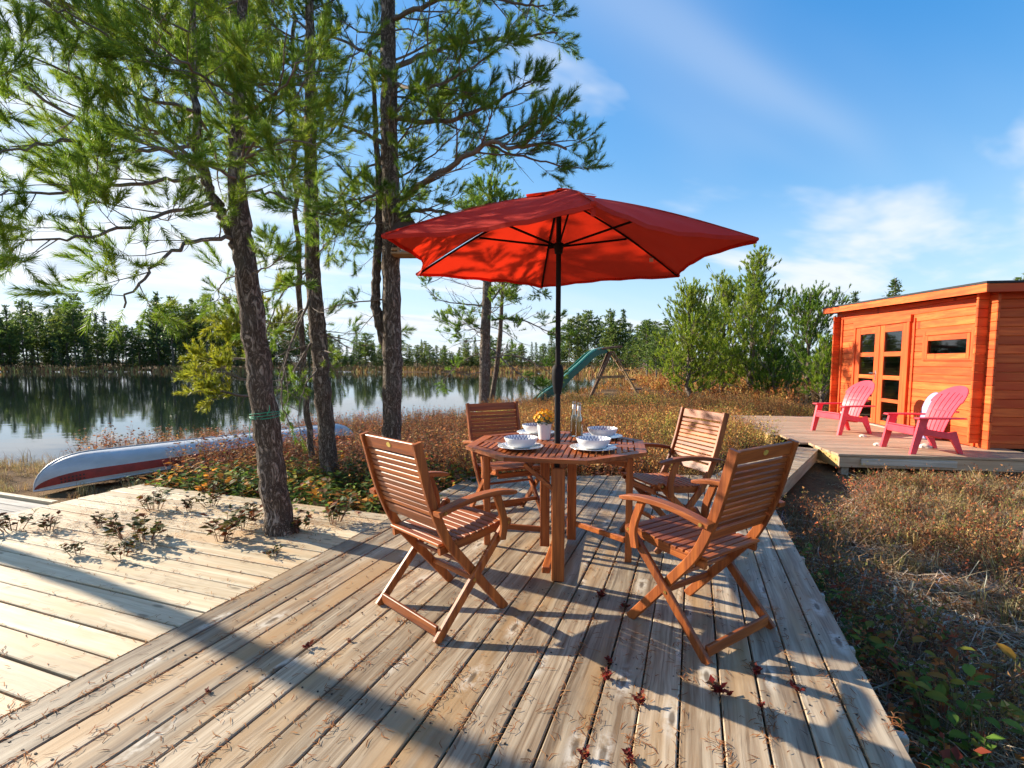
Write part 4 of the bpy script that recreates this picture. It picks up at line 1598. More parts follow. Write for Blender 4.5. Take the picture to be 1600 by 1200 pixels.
class Pine:
    """grows limbs, twigs and shoots; everything in coordinates relative to the base"""
    def __init__(self, seed, base):
        self.r = random.Random(seed)
        self.base = Vector(base)
        self.tubes = []
        self.shoots = []

    def jit(self, s):
        return Vector((self.r.gauss(0, s), self.r.gauss(0, s), self.r.gauss(0, s)))

    def stick(self, p, d, L, r, up, wig, seg, sides, tip=0.3):
        n = max(3, int(L / seg))
        st = L / n
        path, p, d = [p.copy()], p.copy(), d.normalized()
        for i in range(n):
            d = (d + self.jit(wig) + Vector((0, 0, up / n))).normalized()
            p = p + d * st
            path.append(p.copy())
        self.tubes.append((path, [r * (1 - (1 - tip) * i / n) for i in range(n + 1)], sides))
        return path, d

    def shoot(self, p, d, L, tone):
        self.shoots.append((*p, *d.normalized(), L, tone))

    def twig(self, p, d, L, r, tone, sl, leafy):
        path, de = self.stick(p, d, L, r, 0.25, 0.10, 0.06, 3)
        if not leafy:
            return
        self.shoot(path[-2], de + Vector((0, 0, 0.15)), sl * self.r.uniform(0.8, 1.3), tone)
        k = self.r.choice((1, 2, 2, 3))
        for _ in range(k):
            i = self.r.randrange(max(1, len(path) // 2), len(path))
            dd = (de + self.jit(0.55) + Vector((0, 0, 0.2))).normalized()
            q = path[i - 1]
            e = q + dd * sl * 0.8
            self.tubes.append(([q, e], [r * 0.5, r * 0.25], 3))
            self.shoot(q + dd * sl * 0.25, dd, sl * self.r.uniform(0.7, 1.1), tone + self.r.uniform(-0.15, 0.15))

    def along(self, path, L, r, tone, sl, bare=0.35, nsub=None, sub=0.42, dens=1.0, flat=0.35):
        """side branches on a limb that already has its path"""
        n = len(path)
        nsub = nsub or max(4, int(L / 0.16 * dens))
        for k in range(nsub):
            t = 0.10 + 0.88 * (k + self.r.random()) / nsub
            i = min(n - 2, int(t * (n - 1)))
            p = path[i].lerp(path[i + 1], (t * (n - 1)) % 1.0)
            d = (path[i + 1] - path[i]).normalized()
            side = d.cross(Vector((0, 0, 1)))
            if side.length < 0.1:
                side = Vector((self.r.gauss(0, 1), self.r.gauss(0, 1), 0))
            side.normalize()
            s = 1 if (k % 2) else -1
            dd = (d * 0.75 + side * s * self.r.uniform(0.4, 0.9) + Vector((0, 0, self.r.gauss(0.08, flat)))).normalized()
            Ls = L * sub * (1.05 - 0.65 * t) * self.r.uniform(0.6, 1.25)
            Ls = max(0.12, min(Ls, 0.95))
            leafy = t > bare or self.r.random() < 0.12
            rs = max(0.0028, r * 0.4 * (1 - 0.5 * t))
            pp, de = self.stick(p, dd, Ls, rs, 0.35 * Ls, 0.09, 0.08, 3 if Ls < 0.5 else 4)
            nt = max(2, int(Ls / 0.10 * dens))
            for j in range(nt):
                q = self.r.uniform(0.25 if leafy else 0.1, 1.0)
                m = min(len(pp) - 2, int(q * (len(pp) - 1)))
                td = (de + self.jit(0.5)).normalized()
                self.twig(pp[m], td, self.r.uniform(0.07, 0.20), rs * 0.5, tone + self.r.uniform(-0.2, 0.2), sl, leafy and (q > 0.35 or self.r.random() < 0.3))
            if leafy:
                self.shoot(pp[-2], de + Vector((0, 0, 0.2)), sl * 1.2, tone)
        d = (path[-1] - path[-2])
        self.shoot(path[-1], d, sl * 1.3, tone)

    def limb(self, p, d, L, r, tone, sl, up=0.5, wig=0.07, **kw):
        path, _ = self.stick(p, d, L, r, up, wig, 0.12, 5)
        self.along(path, L, r, tone, sl, **kw)

    def limb_path(self, pts, r, tone, sl, **kw):
        path = bez([tuple(p - self.base) for p in pts], 5)
        n = len(path)
        path = [path[0]] + [q + self.jit(0.008) for q in path[1:]]
        L = sum((path[i + 1] - path[i]).length for i in range(n - 1))
        self.tubes.append((path, [r * (1 - 0.7 * i / (n - 1)) for i in range(n)], 6))
        self.along(path, L, r, tone, sl, **kw)


NCOL = [(0.055, 0.115, 0.018), (0.12, 0.22, 0.022), (0.21, 0.33, 0.030), (0.34, 0.40, 0.038)]
NYEL = [(0.10, 0.14, 0.016), (0.20, 0.25, 0.022), (0.34, 0.35, 0.026), (0.46, 0.43, 0.032)]
NBRI = [(0.055, 0.115, 0.016), (0.13, 0.225, 0.022), (0.24, 0.34, 0.032), (0.36, 0.42, 0.045)]


def trunk_tube(pts, radii, base, n=6, wob=0.006, seed=0):
    rr = random.Random(seed)
    path = bez([tuple(Vector(p) - Vector(base)) for p in pts], n)
    m = len(path)
    rad = []
    for i in range(m):
        f = i / (m - 1) * (len(radii) - 1)
        k = min(len(radii) - 2, int(f))
        rad.append((radii[k] + (radii[k + 1] - radii[k]) * (f - k)) * rr.uniform(0.95, 1.06))
    path = [path[0]] + [q + Vector((rr.gauss(0, wob), rr.gauss(0, wob), 0)) for q in path[1:]]
    return path, rad


def pine_tree(name, label, stems, limbs, rnd_limbs, seed, tone=0.45, K=46, nl=0.055, nw=0.0042, sl=0.10, cols=NCOL, bare=0.35, dens=1.0, group=None):
    """stems: list of (points, radii); limbs: explicit limb polylines; rnd_limbs: dicts for random limbs on the first stems"""
    b = stems[0][0][0]
    base = Vector((b[0], b[1], b[2]))
    t = thing(name, label, 'tree', tuple(base), 0, group)
    T = Pine(seed, base)
    trunk_t = []
    paths = []
    for i, (pts, rad) in enumerate(stems):
        p, r = trunk_tube(pts, rad, base, 6, 0.006 if rad[0] > 0.05 else 0.012, seed + i)
        trunk_t.append((p, r, 14 if rad[0] > 0.05 else 8))
        paths.append((p, r))
    for (pts, r, tn, kw) in limbs:
        T.limb_path(pts, r, tn, sl, **{**dict(bare=bare, dens=dens), **kw})
    for g in rnd_limbs:
        path, rad = paths[g.get('stem', 0)]
        for k in range(g['n']):
            z = T.r.uniform(*g['z']) - base.z
            j = min(range(len(path)), key=lambda q: abs(path[q].z - z))
            a = R(T.r.uniform(*g['az']))
            e = R(T.r.uniform(*g.get('el', (-5, 30))))
            d = Vector((math.sin(a) * math.cos(e), math.cos(a) * math.cos(e), math.sin(e)))
            L = T.r.uniform(*g['L'])
            r = min(rad[j] * 0.5, 0.005 + 0.006 * L)
            T.limb(path[j], d, L, r, tone + T.r.uniform(-0.22, 0.22), sl, up=g.get('up', 0.5), wig=g.get('wig', 0.13), bare=g.get('bare', bare), dens=g.get('dens', dens), flat=g.get('flat', 0.35))
    link('trunk', tubes_mesh('trunk', trunk_t, M['bark']), None, t)
    link('branches', tubes_mesh('branches', T.tubes, M['twig']), None, t)
    if T.shoots:
        link('crown', needles_mesh('crown', T.shoots, K, nl, nw, cols, seed), None, t)
    return t


def px(d, *uv):
    return [at(u, v, d + (w[0] if w else 0.0)) for (u, v, *w) in uv]


def near_pines():
    # the leaning pine that grows through the pale deck
    d = 3.76
    s1 = px(d, (446, 890), (440, 832), (428, 760), (418, 680), (408, 600), (396, 510), (385, 430), (376, 350), (370, 270), (372, 190), (376, 100), (380, 0), (384, -180), (388, -420))
    s2 = px(d, (380, 405), (362, 362), (340, 325), (322, 285), (312, 230), (306, 150), (300, 50), (296, -120))
    limbs = [
        (px(d, (368, 372), (330, 374, -0.25), (285, 384, -0.55), (245, 412, -0.8), (212, 448, -0.95), (192, 478, -1.0)), 0.016, 0.6, dict(bare=0.4)),
        (px(d, (335, 320), (270, 330, -0.4), (200, 352, -0.8), (120, 370, -1.1), (45, 378, -1.3)), 0.014, 0.6, dict(bare=0.2)),
        (px(d, (318, 275), (240, 285, -0.4), (150, 290, -0.8), (60, 300, -1.1), (-20, 300, -1.3)), 0.014, 0.6, dict(bare=0.2)),
        (px(d, (310, 225), (230, 235, -0.3), (140, 220, -0.7), (40, 230, -1.0), (-40, 240, -1.2)), 0.014, 0.55, dict(bare=0.2)),
        (px(d, (308, 175), (220, 150, -0.4), (120, 120, -0.8), (30, 80, -1.1)), 0.013, 0.55, dict(bare=0.15)),
        (px(d, (304, 110), (230, 80, -0.4), (140, 40, -0.8), (60, 0, -1.0)), 0.012, 0.55, dict(bare=0.15)),
        (px(d, (370, 280), (330, 262, -0.5), (280, 240, -0.9), (225, 225, -1.1)), 0.012, 0.6, dict(bare=0.2)),
        (px(d, (372, 150), (330, 130, -0.5), (280, 95, -0.9), (240, 60, -1.1)), 0.012, 0.6, dict(bare=0.2)),
        (px(d, (372, 250), (410, 235, -0.2), (450, 220, -0.4), (490, 222, -0.5)), 0.012, 0.5, dict(bare=0.3)),
        (px(d, (376, 300), (415, 300, -0.3), (450, 312, -0.5), (470, 330, -0.6)), 0.010, 0.45, dict(bare=0.45)),
        (px(d, (374, 190), (400, 170, -0.3), (440, 140, -0.5), (470, 90, -0.6)), 0.014, 0.6, dict(bare=0.2)),
        (px(d, (382, 425), (350, 440, 0.1), (335, 470, 0.15)), 0.008, 0.6, dict(bare=0.1)),
        (px(d, (385, 430), (415, 420, -0.2), (440, 400, -0.3)), 0.008, 0.6, dict(bare=0.1)),
    ]
    rnd = [dict(n=17, z=(2.7, 4.3), az=(-140, 10), L=(0.8, 1.9), el=(-10, 25), stem=1, bare=0.25, up=0.45),
           dict(n=9, z=(2.6, 4.2), az=(-60, 140), L=(0.5, 1.2), el=(-5, 35), stem=0, bare=0.25),
           dict(n=10, z=(4.0, 5.6), az=(-180, 180), L=(0.5, 1.3), el=(0, 40), stem=0, bare=0.2)]
    pine_tree('pine_tree', 'leaning pine with a forked trunk growing through the pale deck', [(s1, [0.125, 0.105, 0.096, 0.090, 0.084, 0.066, 0.048, 0.038, 0.028, 0.012]), (s2, [0.042, 0.036, 0.028, 0.010])], limbs, rnd, 21, tone=0.74, K=104, nl=0.058, nw=0.0034, sl=0.15)

    # slim pine behind it
    d = 5.9
    s1 = px(d, (520, 790), (513, 710), (507, 640), (500, 560), (494, 480), (488, 400), (486, 300), (485, 200), (484, 100), (484, 0), (483, -140))
    s2 = px(d + 0.7, (492, 740), (484, 680), (475, 600), (468, 450), (462, 330), (460, 200), (458, 50), (456, -80))
    limbs = [
        (px(d, (492, 450), (470, 500, -0.2), (448, 560, -0.3), (440, 620, -0.4), (452, 665, -0.4)), 0.016, 0.4, dict(bare=1.1, dens=1.6, sub=0.5)),
        (px(d, (497, 520), (470, 560, -0.1), (450, 600, -0.1), (430, 610, -0.1)), 0.014, 0.4, dict(bare=1.1, dens=1.6, sub=0.5)),
        (px(d, (502, 570), (485, 590, -0.2), (468, 630, -0.3), (470, 680, -0.3)), 0.010, 0.4, dict(bare=1.1, dens=1.6, sub=0.5)),
        (px(d, (490, 420), (455, 440, -0.3), (430, 480, -0.5), (415, 520, -0.5)), 0.014, 0.45, dict(bare=0.7, dens=1.4)),
        (px(d, (486, 330), (520, 340, 0.2), (555, 360, 0.2), (580, 395, 0.1)), 0.014, 0.45, dict(bare=0.4)),
        (px(d, (486, 250), (450, 245, -0.2), (410, 250, -0.3), (370, 262, -0.4)), 0.016, 0.5, dict(bare=0.3)),
    ]
    rnd = [dict(n=14, z=(2.6, 5.2), az=(-180, 180), L=(0.7, 1.5), el=(-12, 25), bare=0.4),
           dict(n=14, z=(4.1, 5.8), az=(-130, -50), L=(1.2, 2.6), el=(-10, 15), bare=0.25),
           dict(n=12, z=(1.0, 2.6), az=(-170, 170), L=(0.4, 1.1), el=(-35, 5), bare=1.1, up=-0.2, dens=1.3),
           dict(n=8, z=(2.4, 5.0), az=(-180, 180), L=(0.6, 1.2), el=(-5, 25), stem=1, bare=0.3)]
    pine_tree('pine_tree', 'slim pine with many bare lower twigs right of the leaning pine', [(s1, [0.105, 0.098, 0.09, 0.075, 0.055, 0.035]), (s2, [0.045, 0.04, 0.03, 0.02])], limbs, rnd, 34, tone=0.6, K=80, nl=0.066, nw=0.0048, sl=0.15)

    # the straight pine that carries the bird feeder
    d = 6.0
    s1 = px(d, (614, 770), (613, 690), (613, 600), (612, 500), (611, 400), (610, 300), (608, 200), (607, 100), (606, 0), (604, -150), (603, -320))
    s2 = px(d + 0.05, (607, 552), (597, 520), (589, 485), (587, 450), (590, 400), (592, 330), (590, 260), (586, 170), (580, 80))
    limbs = [
        (px(d, (622, 320), (655, 292, -0.3), (698, 263, -0.5), (738, 240, -0.7), (768, 222, -0.8), (800, 232, -0.9), (850, 222, -1.0), (885, 232, -1.0)), 0.036, 0.42, dict(bare=0.45, dens=0.9)),
        (px(d - 0.75, (760, 226), (800, 240), (845, 252), (890, 262), (925, 262)), 0.014, 0.42, dict(bare=0.3)),
        (px(d - 0.8, (770, 220), (805, 205), (850, 180), (880, 190)), 0.012, 0.42, dict(bare=0.3)),
        (px(d, (622, 336), (665, 328, 0.1), (705, 333, 0.2), (745, 345, 0.2), (780, 350, 0.2)), 0.026, 0.40, dict(bare=0.55)),
        (px(d, (618, 185), (680, 190, -0.2), (735, 178, -0.4), (790, 150, -0.5), (830, 128, -0.6)), 0.030, 0.42, dict(bare=0.4)),
        (px(d, (616, 105), (680, 80, 0.2), (750, 62, 0.3), (820, 58, 0.3), (872, 50, 0.3)), 0.030, 0.40, dict(bare=0.35)),
        (px(d, (612, 30), (670, 5, -0.2), (740, -10, -0.3), (800, 5, -0.3), (850, 10, -0.3)), 0.028, 0.42, dict(bare=0.3)),
        (px(d, (616, 130), (660, 140, -0.5), (710, 120, -0.9), (760, 90, -1.2)), 0.022, 0.5, dict(bare=0.35)),
        (px(d, (602, 225), (560, 205, -0.2), (510, 190, -0.3), (470, 195, -0.4)), 0.024, 0.45, dict(bare=0.45)),
        (px(d, (602, 250), (565, 268, 0.2), (535, 300, 0.3), (520, 335, 0.3)), 0.016, 0.45, dict(bare=0.6)),
        (px(d, (600, 100), (550, 70, 0.1), (500, 55, 0.2), (450, 60, 0.2)), 0.022, 0.5, dict(bare=0.35)),
        (px(d, (590, 300), (560, 320, -0.1), (535, 350, -0.2), (520, 390, -0.2)), 0.014, 0.42, dict(bare=0.6)),
    ]
    rnd = [dict(n=9, z=(3.0, 5.6), az=(30, 130), L=(0.8, 1.7), el=(-5, 30), bare=0.4),
           dict(n=14, z=(3.2, 5.8), az=(-170, 40), L=(0.6, 1.5), el=(-5, 30), bare=0.4),
           dict(n=10, z=(2.6, 4.6), az=(60, 200), L=(0.6, 1.2), el=(-10, 20), bare=0.45),
           dict(n=10, z=(1.7, 3.6), az=(-180, 180), L=(0.4, 1.0), el=(-25, 10), bare=1.1, up=-0.1, dens=1.2)]
    pine_tree('pine_tree', 'tall straight pine with the bird feeder on its trunk', [(s1, [0.125, 0.112, 0.106, 0.10, 0.09, 0.075, 0.05]), (s2, [0.060, 0.058, 0.05, 0.035, 0.018])], limbs, rnd, 47, tone=0.55, K=80, nl=0.066, nw=0.0048, sl=0.15)

    # dark pine at the water, its top showing above the umbrella
    d = 16.5
    s1 = px(d, (756, 660), (757, 600), (758, 540), (760, 480), (762, 420), (764, 350), (766, 300), (767, 272))
    s2 = px(d + 0.3, (766, 640), (778, 560), (784, 480), (786, 420), (788, 380))
    limbs = [
        (px(d, (764, 440), (730, 432), (700, 430), (672, 442)), 0.03, 0.4, dict(bare=0.9)),
        (px(d, (762, 478), (725, 475), (690, 470), (668, 452)), 0.03, 0.4, dict(bare=0.9)),
        (px(d, (768, 470), (790, 445), (815, 440), (850, 460)), 0.035, 0.35, dict(bare=0.35)),
        (px(d, (768, 500), (810, 498), (850, 515), (885, 530)), 0.035, 0.35, dict(bare=0.5)),
        (px(d, (770, 545), (800, 575), (830, 600), (855, 615)), 0.03, 0.35, dict(bare=0.9)),
        (px(d, (768, 560), (800, 555), (840, 570), (870, 590)), 0.03, 0.35, dict(bare=0.9)),
        (px(d, (758, 550), (730, 560), (705, 580), (690, 605)), 0.025, 0.4, dict(bare=0.8)),
        (px(d, (758, 520), (735, 505), (712, 510), (690, 500)), 0.025, 0.4, dict(bare=0.4)),
        (px(d, (766, 330), (740, 322), (715, 330)), 0.02, 0.55, dict(bare=0.1)),
        (px(d, (766, 325), (790, 318), (808, 322)), 0.02, 0.55, dict(bare=0.1)),
    ]
    rnd = [dict(n=18, z=(5.6, 7.5), az=(-180, 180), L=(0.6, 1.3), el=(10, 45), bare=0.1, dens=0.9),
           dict(n=14, z=(2.8, 5.2), az=(20, 160), L=(1.1, 2.2), el=(-15, 25), bare=0.35),
           dict(n=16, z=(0.8, 4.2), az=(-180, 180), L=(1.0, 2.1), el=(-35, 0), bare=1.1, dens=0.9)]
    pine_tree('pine_tree', 'dark half-bare pine at the water edge behind the umbrella', [(s1, [0.19, 0.178, 0.16, 0.135, 0.09, 0.03]), (s2, [0.09, 0.08, 0.04, 0.016])], limbs, rnd, 58, tone=0.45, K=34, nl=0.10, nw=0.014, sl=0.20, dens=0.9)

    # yellowish young pine leaning out over the water, behind the leaning pine
    d = 7.2
    s1 = px(d, (412, 735), (408, 690), (404, 620), (404, 560), (408, 500), (410, 455))
    limbs = [
        (px(d, (404, 600), (370, 590, -0.1), (335, 580, -0.2), (300, 590, -0.3)), 0.022, 0.6, dict(bare=0.2, dens=1.2)),
        (px(d, (404, 620), (375, 618, -0.3), (340, 610, -0.5), (305, 612, -0.6)), 0.02, 0.6, dict(bare=0.25, dens=1.2)),
        (px(d, (404, 560), (370, 560, 0.2), (340, 562, 0.3), (310, 566, 0.3)), 0.018, 0.6, dict(bare=0.2, dens=1.1)),
        (px(d, (407, 510), (380, 505), (350, 497), (330, 500)), 0.016, 0.55, dict(bare=0.2)),
        (px(d, (408, 500), (430, 505, 0.2), (445, 515, 0.3)), 0.014, 0.55, dict(bare=0.2)),
    ]
    rnd = [dict(n=7, z=(1.3, 2.2), az=(-150, 120), L=(0.3, 0.8), el=(0, 40), bare=0.15)]
    pine_tree('pine_tree', 'young yellow-green pine leaning over the water behind the leaning pine', [(s1, [0.05, 0.045, 0.035, 0.012])], limbs, rnd, 63, tone=0.5, K=52, nl=0.075, nw=0.010, sl=0.16, cols=NYEL)

    # a pine just outside the picture on the left: its trunk throws the long shadow over the decks
    b = Vector((-7.75, 5.30, -0.35))
    s1 = [b, b + Vector((0.03, 0, 0.9)), b + Vector((-0.05, -0.02, 1.8)), b + Vector((-0.08, 0.05, 2.6)), b + Vector((-0.05, -0.05, 3.4)), b + Vector((-0.05, -0.28, 4.6)), b + Vector((0.0, -0.5, 6.5))]
    rnd = [dict(n=12, z=(4.9, 6.3), az=(-180, 180), L=(0.5, 1.2), el=(-5, 30), bare=0.2)]
    pine_tree('pine_tree', 'pine standing left of the canoe bow, outside the picture', [(s1, [0.105, 0.095, 0.085, 0.07, 0.03])], [], rnd, 71, tone=0.45, K=36, nl=0.065, nw=0.006, sl=0.12)


def bushy_pine(name, label, base, H, W, seed, cols=NBRI, tone=0.55, low=0.08, lean=0.0, dens=1.0, K=30, rnd=0.5):
    """full pine clothed with upright tufts almost to the ground"""
    t = thing(name, label, 'tree', tuple(base))
    T = Pine(seed, base)
    rr = T.r
    n = 12
    path = [Vector((lean * H * (i / n) ** 1.5 + rr.gauss(0, 0.03), rr.gauss(0, 0.03), H * i / n)) for i in range(n + 1)]
    trunk = [(path, [0.035 * H ** 0.8 * (1 - 0.93 * i / n) + 0.008 for i in range(n + 1)], 8)]
    nl = int(62 * dens * (H / 4.5) ** 0.7)
    for k in range(nl):
        f = low + (0.97 - low) * (k + rr.random()) / nl
        i = min(n - 1, int(f * n))
        p = path[i].lerp(path[i + 1], f * n - i)
        a = k * 2.4 + rr.uniform(-0.5, 0.5)
        prof = (1 - f) ** rnd * (0.62 + 0.38 * min(1, f / 0.2)) * rr.uniform(0.45, 1.2)
        L = max(0.28, W / 2 * prof * 1.25)
        e = R(rr.uniform(2, 22) + 38 * f)
        d = Vector((math.cos(a) * math.cos(e), math.sin(a) * math.cos(e), math.sin(e)))
        lp, de = T.stick(p, d, L, 0.008 + 0.010 * L, 0.45, 0.08, 0.18, 4)
        ns = max(5, int(L / 0.036 * dens))
        for j in range(ns):
            q = 0.22 + 0.80 * (j + rr.random()) / ns
            q = min(q, 1.0)
            m = min(len(lp) - 2, int(q * (len(lp) - 1)))
            o = lp[m].lerp(lp[m + 1], (q * (len(lp) - 1)) % 1.0)
            off = Vector((rr.gauss(0, 0.13), rr.gauss(0, 0.13), rr.gauss(0.05, 0.09))) * (0.7 + 0.7 * q)
            tip = o + off
            T.tubes.append(([o, tip], [0.006, 0.003], 3))
            dd = (off.normalized() * 0.5 + de * 0.35 + Vector((0, 0, 0.75)) + T.jit(0.2))
            T.shoot(tip, dd, rr.uniform(0.10, 0.20), tone + rr.uniform(-0.25, 0.3))
    link('trunk', tubes_mesh('trunk', trunk, M['bark']), None, t)
    link('branches', tubes_mesh('branches', T.tubes, M['twig']), None, t)
    link('crown', needles_mesh('crown', T.shoots, K, 0.115, 0.022, cols, seed, (0.2, 0.95)), None, t)
    return t


def mid_pines():
    def gb(u, y):
        x = (u - 800) / 780 * y
        return Vector((x, y, gz(x, y) - 0.05))
    bushy_pine('pine_tree', 'bright green rounded pine just right of the slide', gb(1076, 18.6), 4.0, 3.5, 101, tone=0.74, rnd=0.42, dens=0.9)
    bushy_pine('pine_tree', 'tallest bright green pine between the umbrella and the cabin', gb(1172, 19.5), 5.85, 3.9, 102, tone=0.68, lean=0.03, dens=0.9, rnd=0.75)
    bushy_pine('pine_tree', 'yellow-green pine filling the gap between the two brightest pines', gb(1128, 21.5), 4.8, 3.6, 103, tone=0.85, rnd=0.42, dens=0.9)
    bushy_pine('pine_tree', 'dark green pine left of the cabin roof', gb(1262, 22.0), 4.3, 4.2, 104, tone=0.4, cols=NCOL, rnd=0.4, dens=0.85)  # needle colour set to a darker tone
    bushy_pine('pine_tree', 'slender young pine close to the cabin corner', gb(1287, 15.2), 2.15, 1.1, 105, tone=0.55, low=0.25, dens=0.8)
    bushy_pine('pine_tree', 'low dark pine at the foot of the tallest bright pine', gb(1210, 17.5), 1.9, 2.6, 106, tone=0.3, dens=0.8)


near_pines()
mid_pines()

# ------------------------------------------------------------------ far trees
def far_variant(seed, kind):
    """one tree of unit height 1: returns trunk mesh and crown mesh"""
    rr = random.Random(seed)
    rng = np.random.default_rng(seed)
    top = 1.0
    trunk = [([Vector((rr.gauss(0, 0.004), rr.gauss(0, 0.004), top * i / 6)) for i in range(7)], [0.013 * (1 - 0.9 * i / 6) + 0.0015 for i in range(7)], 5)]
    P, D, S = [], [], []
    if kind == 'fir':
        z0, w0, nb = rr.uniform(0.06, 0.18), rr.uniform(0.15, 0.21), 110
    elif kind == 'spire':
        z0, w0, nb = rr.uniform(0.22, 0.42), rr.uniform(0.10, 0.14), 80
    else:
        z0, w0, nb = rr.uniform(0.15, 0.40), rr.uniform(0.17, 0.24), 95
    for k in range(nb):
        f = (k + rr.random()) / nb
        z = z0 + (0.985 - z0) * f
        a = k * 2.4 + rr.uniform(-0.6, 0.6)
        if kind in ('fir', 'spire'):
            L = w0 * ((1 - f) ** 0.85 + 0.05) * rr.uniform(0.55, 1.2)
            e = R(rr.uniform(-22, 8) + 40 * f * f)
        else:
            L = w0 * (math.sin(math.pi * (0.18 + 0.82 * f)) ** 0.7 + 0.12) * rr.uniform(0.4, 1.2)
            e = R(rr.uniform(-5, 35))
        d = np.array([math.cos(a) * math.cos(e), math.sin(a) * math.cos(e), math.sin(e)])
        tip = np.array([0, 0, z]) + d * L
        trunk.append(([Vector((0, 0, z)), Vector(tip)], [0.0028, 0.001], 3))
        m = max(3, int(L / 0.012))
        for j in range(m):
            q = 0.2 + 0.8 * (j + rr.random()) / m
            P.append(np.array([0, 0, z]) + d * L * q + rng.normal(0, 0.008, 3))
            D.append(d * 0.6 + rng.normal(0, 0.5, 3) + np.array([0, 0, 0.15]))
            S.append(rr.uniform(0.014, 0.028))
    P, D, S = np.array(P), unit(np.array(D)), np.array(S)
    n = len(P)
    K = 3
    A, B = frames(D)
    ang = rng.random((n, K)) * 6.283
    side = np.cos(ang)[..., None] * A[:, None] + np.sin(ang)[..., None] * B[:, None]
    c = P[:, None] + rng.normal(0, 0.006, (n, K, 3))
    s = S[:, None, None] * (0.7 + 0.6 * rng.random((n, K, 1)))
    V = np.stack([c - side * s * 0.42, c + side * s * 0.42, c + (D[:, None] + rng.normal(0, 0.3, (n, K, 3))) * s], 2).reshape(-1, 3)
    F = np.arange(len(V)).reshape(-1, 3)
    pal = {'fir': np.array([(0.045, 0.09, 0.035), (0.085, 0.145, 0.042), (0.14, 0.19, 0.05)]), 'spire': np.array([(0.042, 0.085, 0.036), (0.075, 0.13, 0.045), (0.125, 0.175, 0.055)]),
           'pine': np.array([(0.06, 0.11, 0.026), (0.12, 0.185, 0.036), (0.20, 0.26, 0.05)]), 'yellow': np.array([(0.07, 0.11, 0.02), (0.15, 0.20, 0.03), (0.24, 0.27, 0.05)])}[kind]
    k = np.clip(rng.normal(0.5, 0.3, n), 0, 0.999)
    col = pal[(k * 3).astype(int)]
    col = np.repeat(col, K * 3, axis=0)
    return tubes_mesh('trunk', trunk, M['far_bark']), np_mesh('crown', V, F, col, M['needle'])


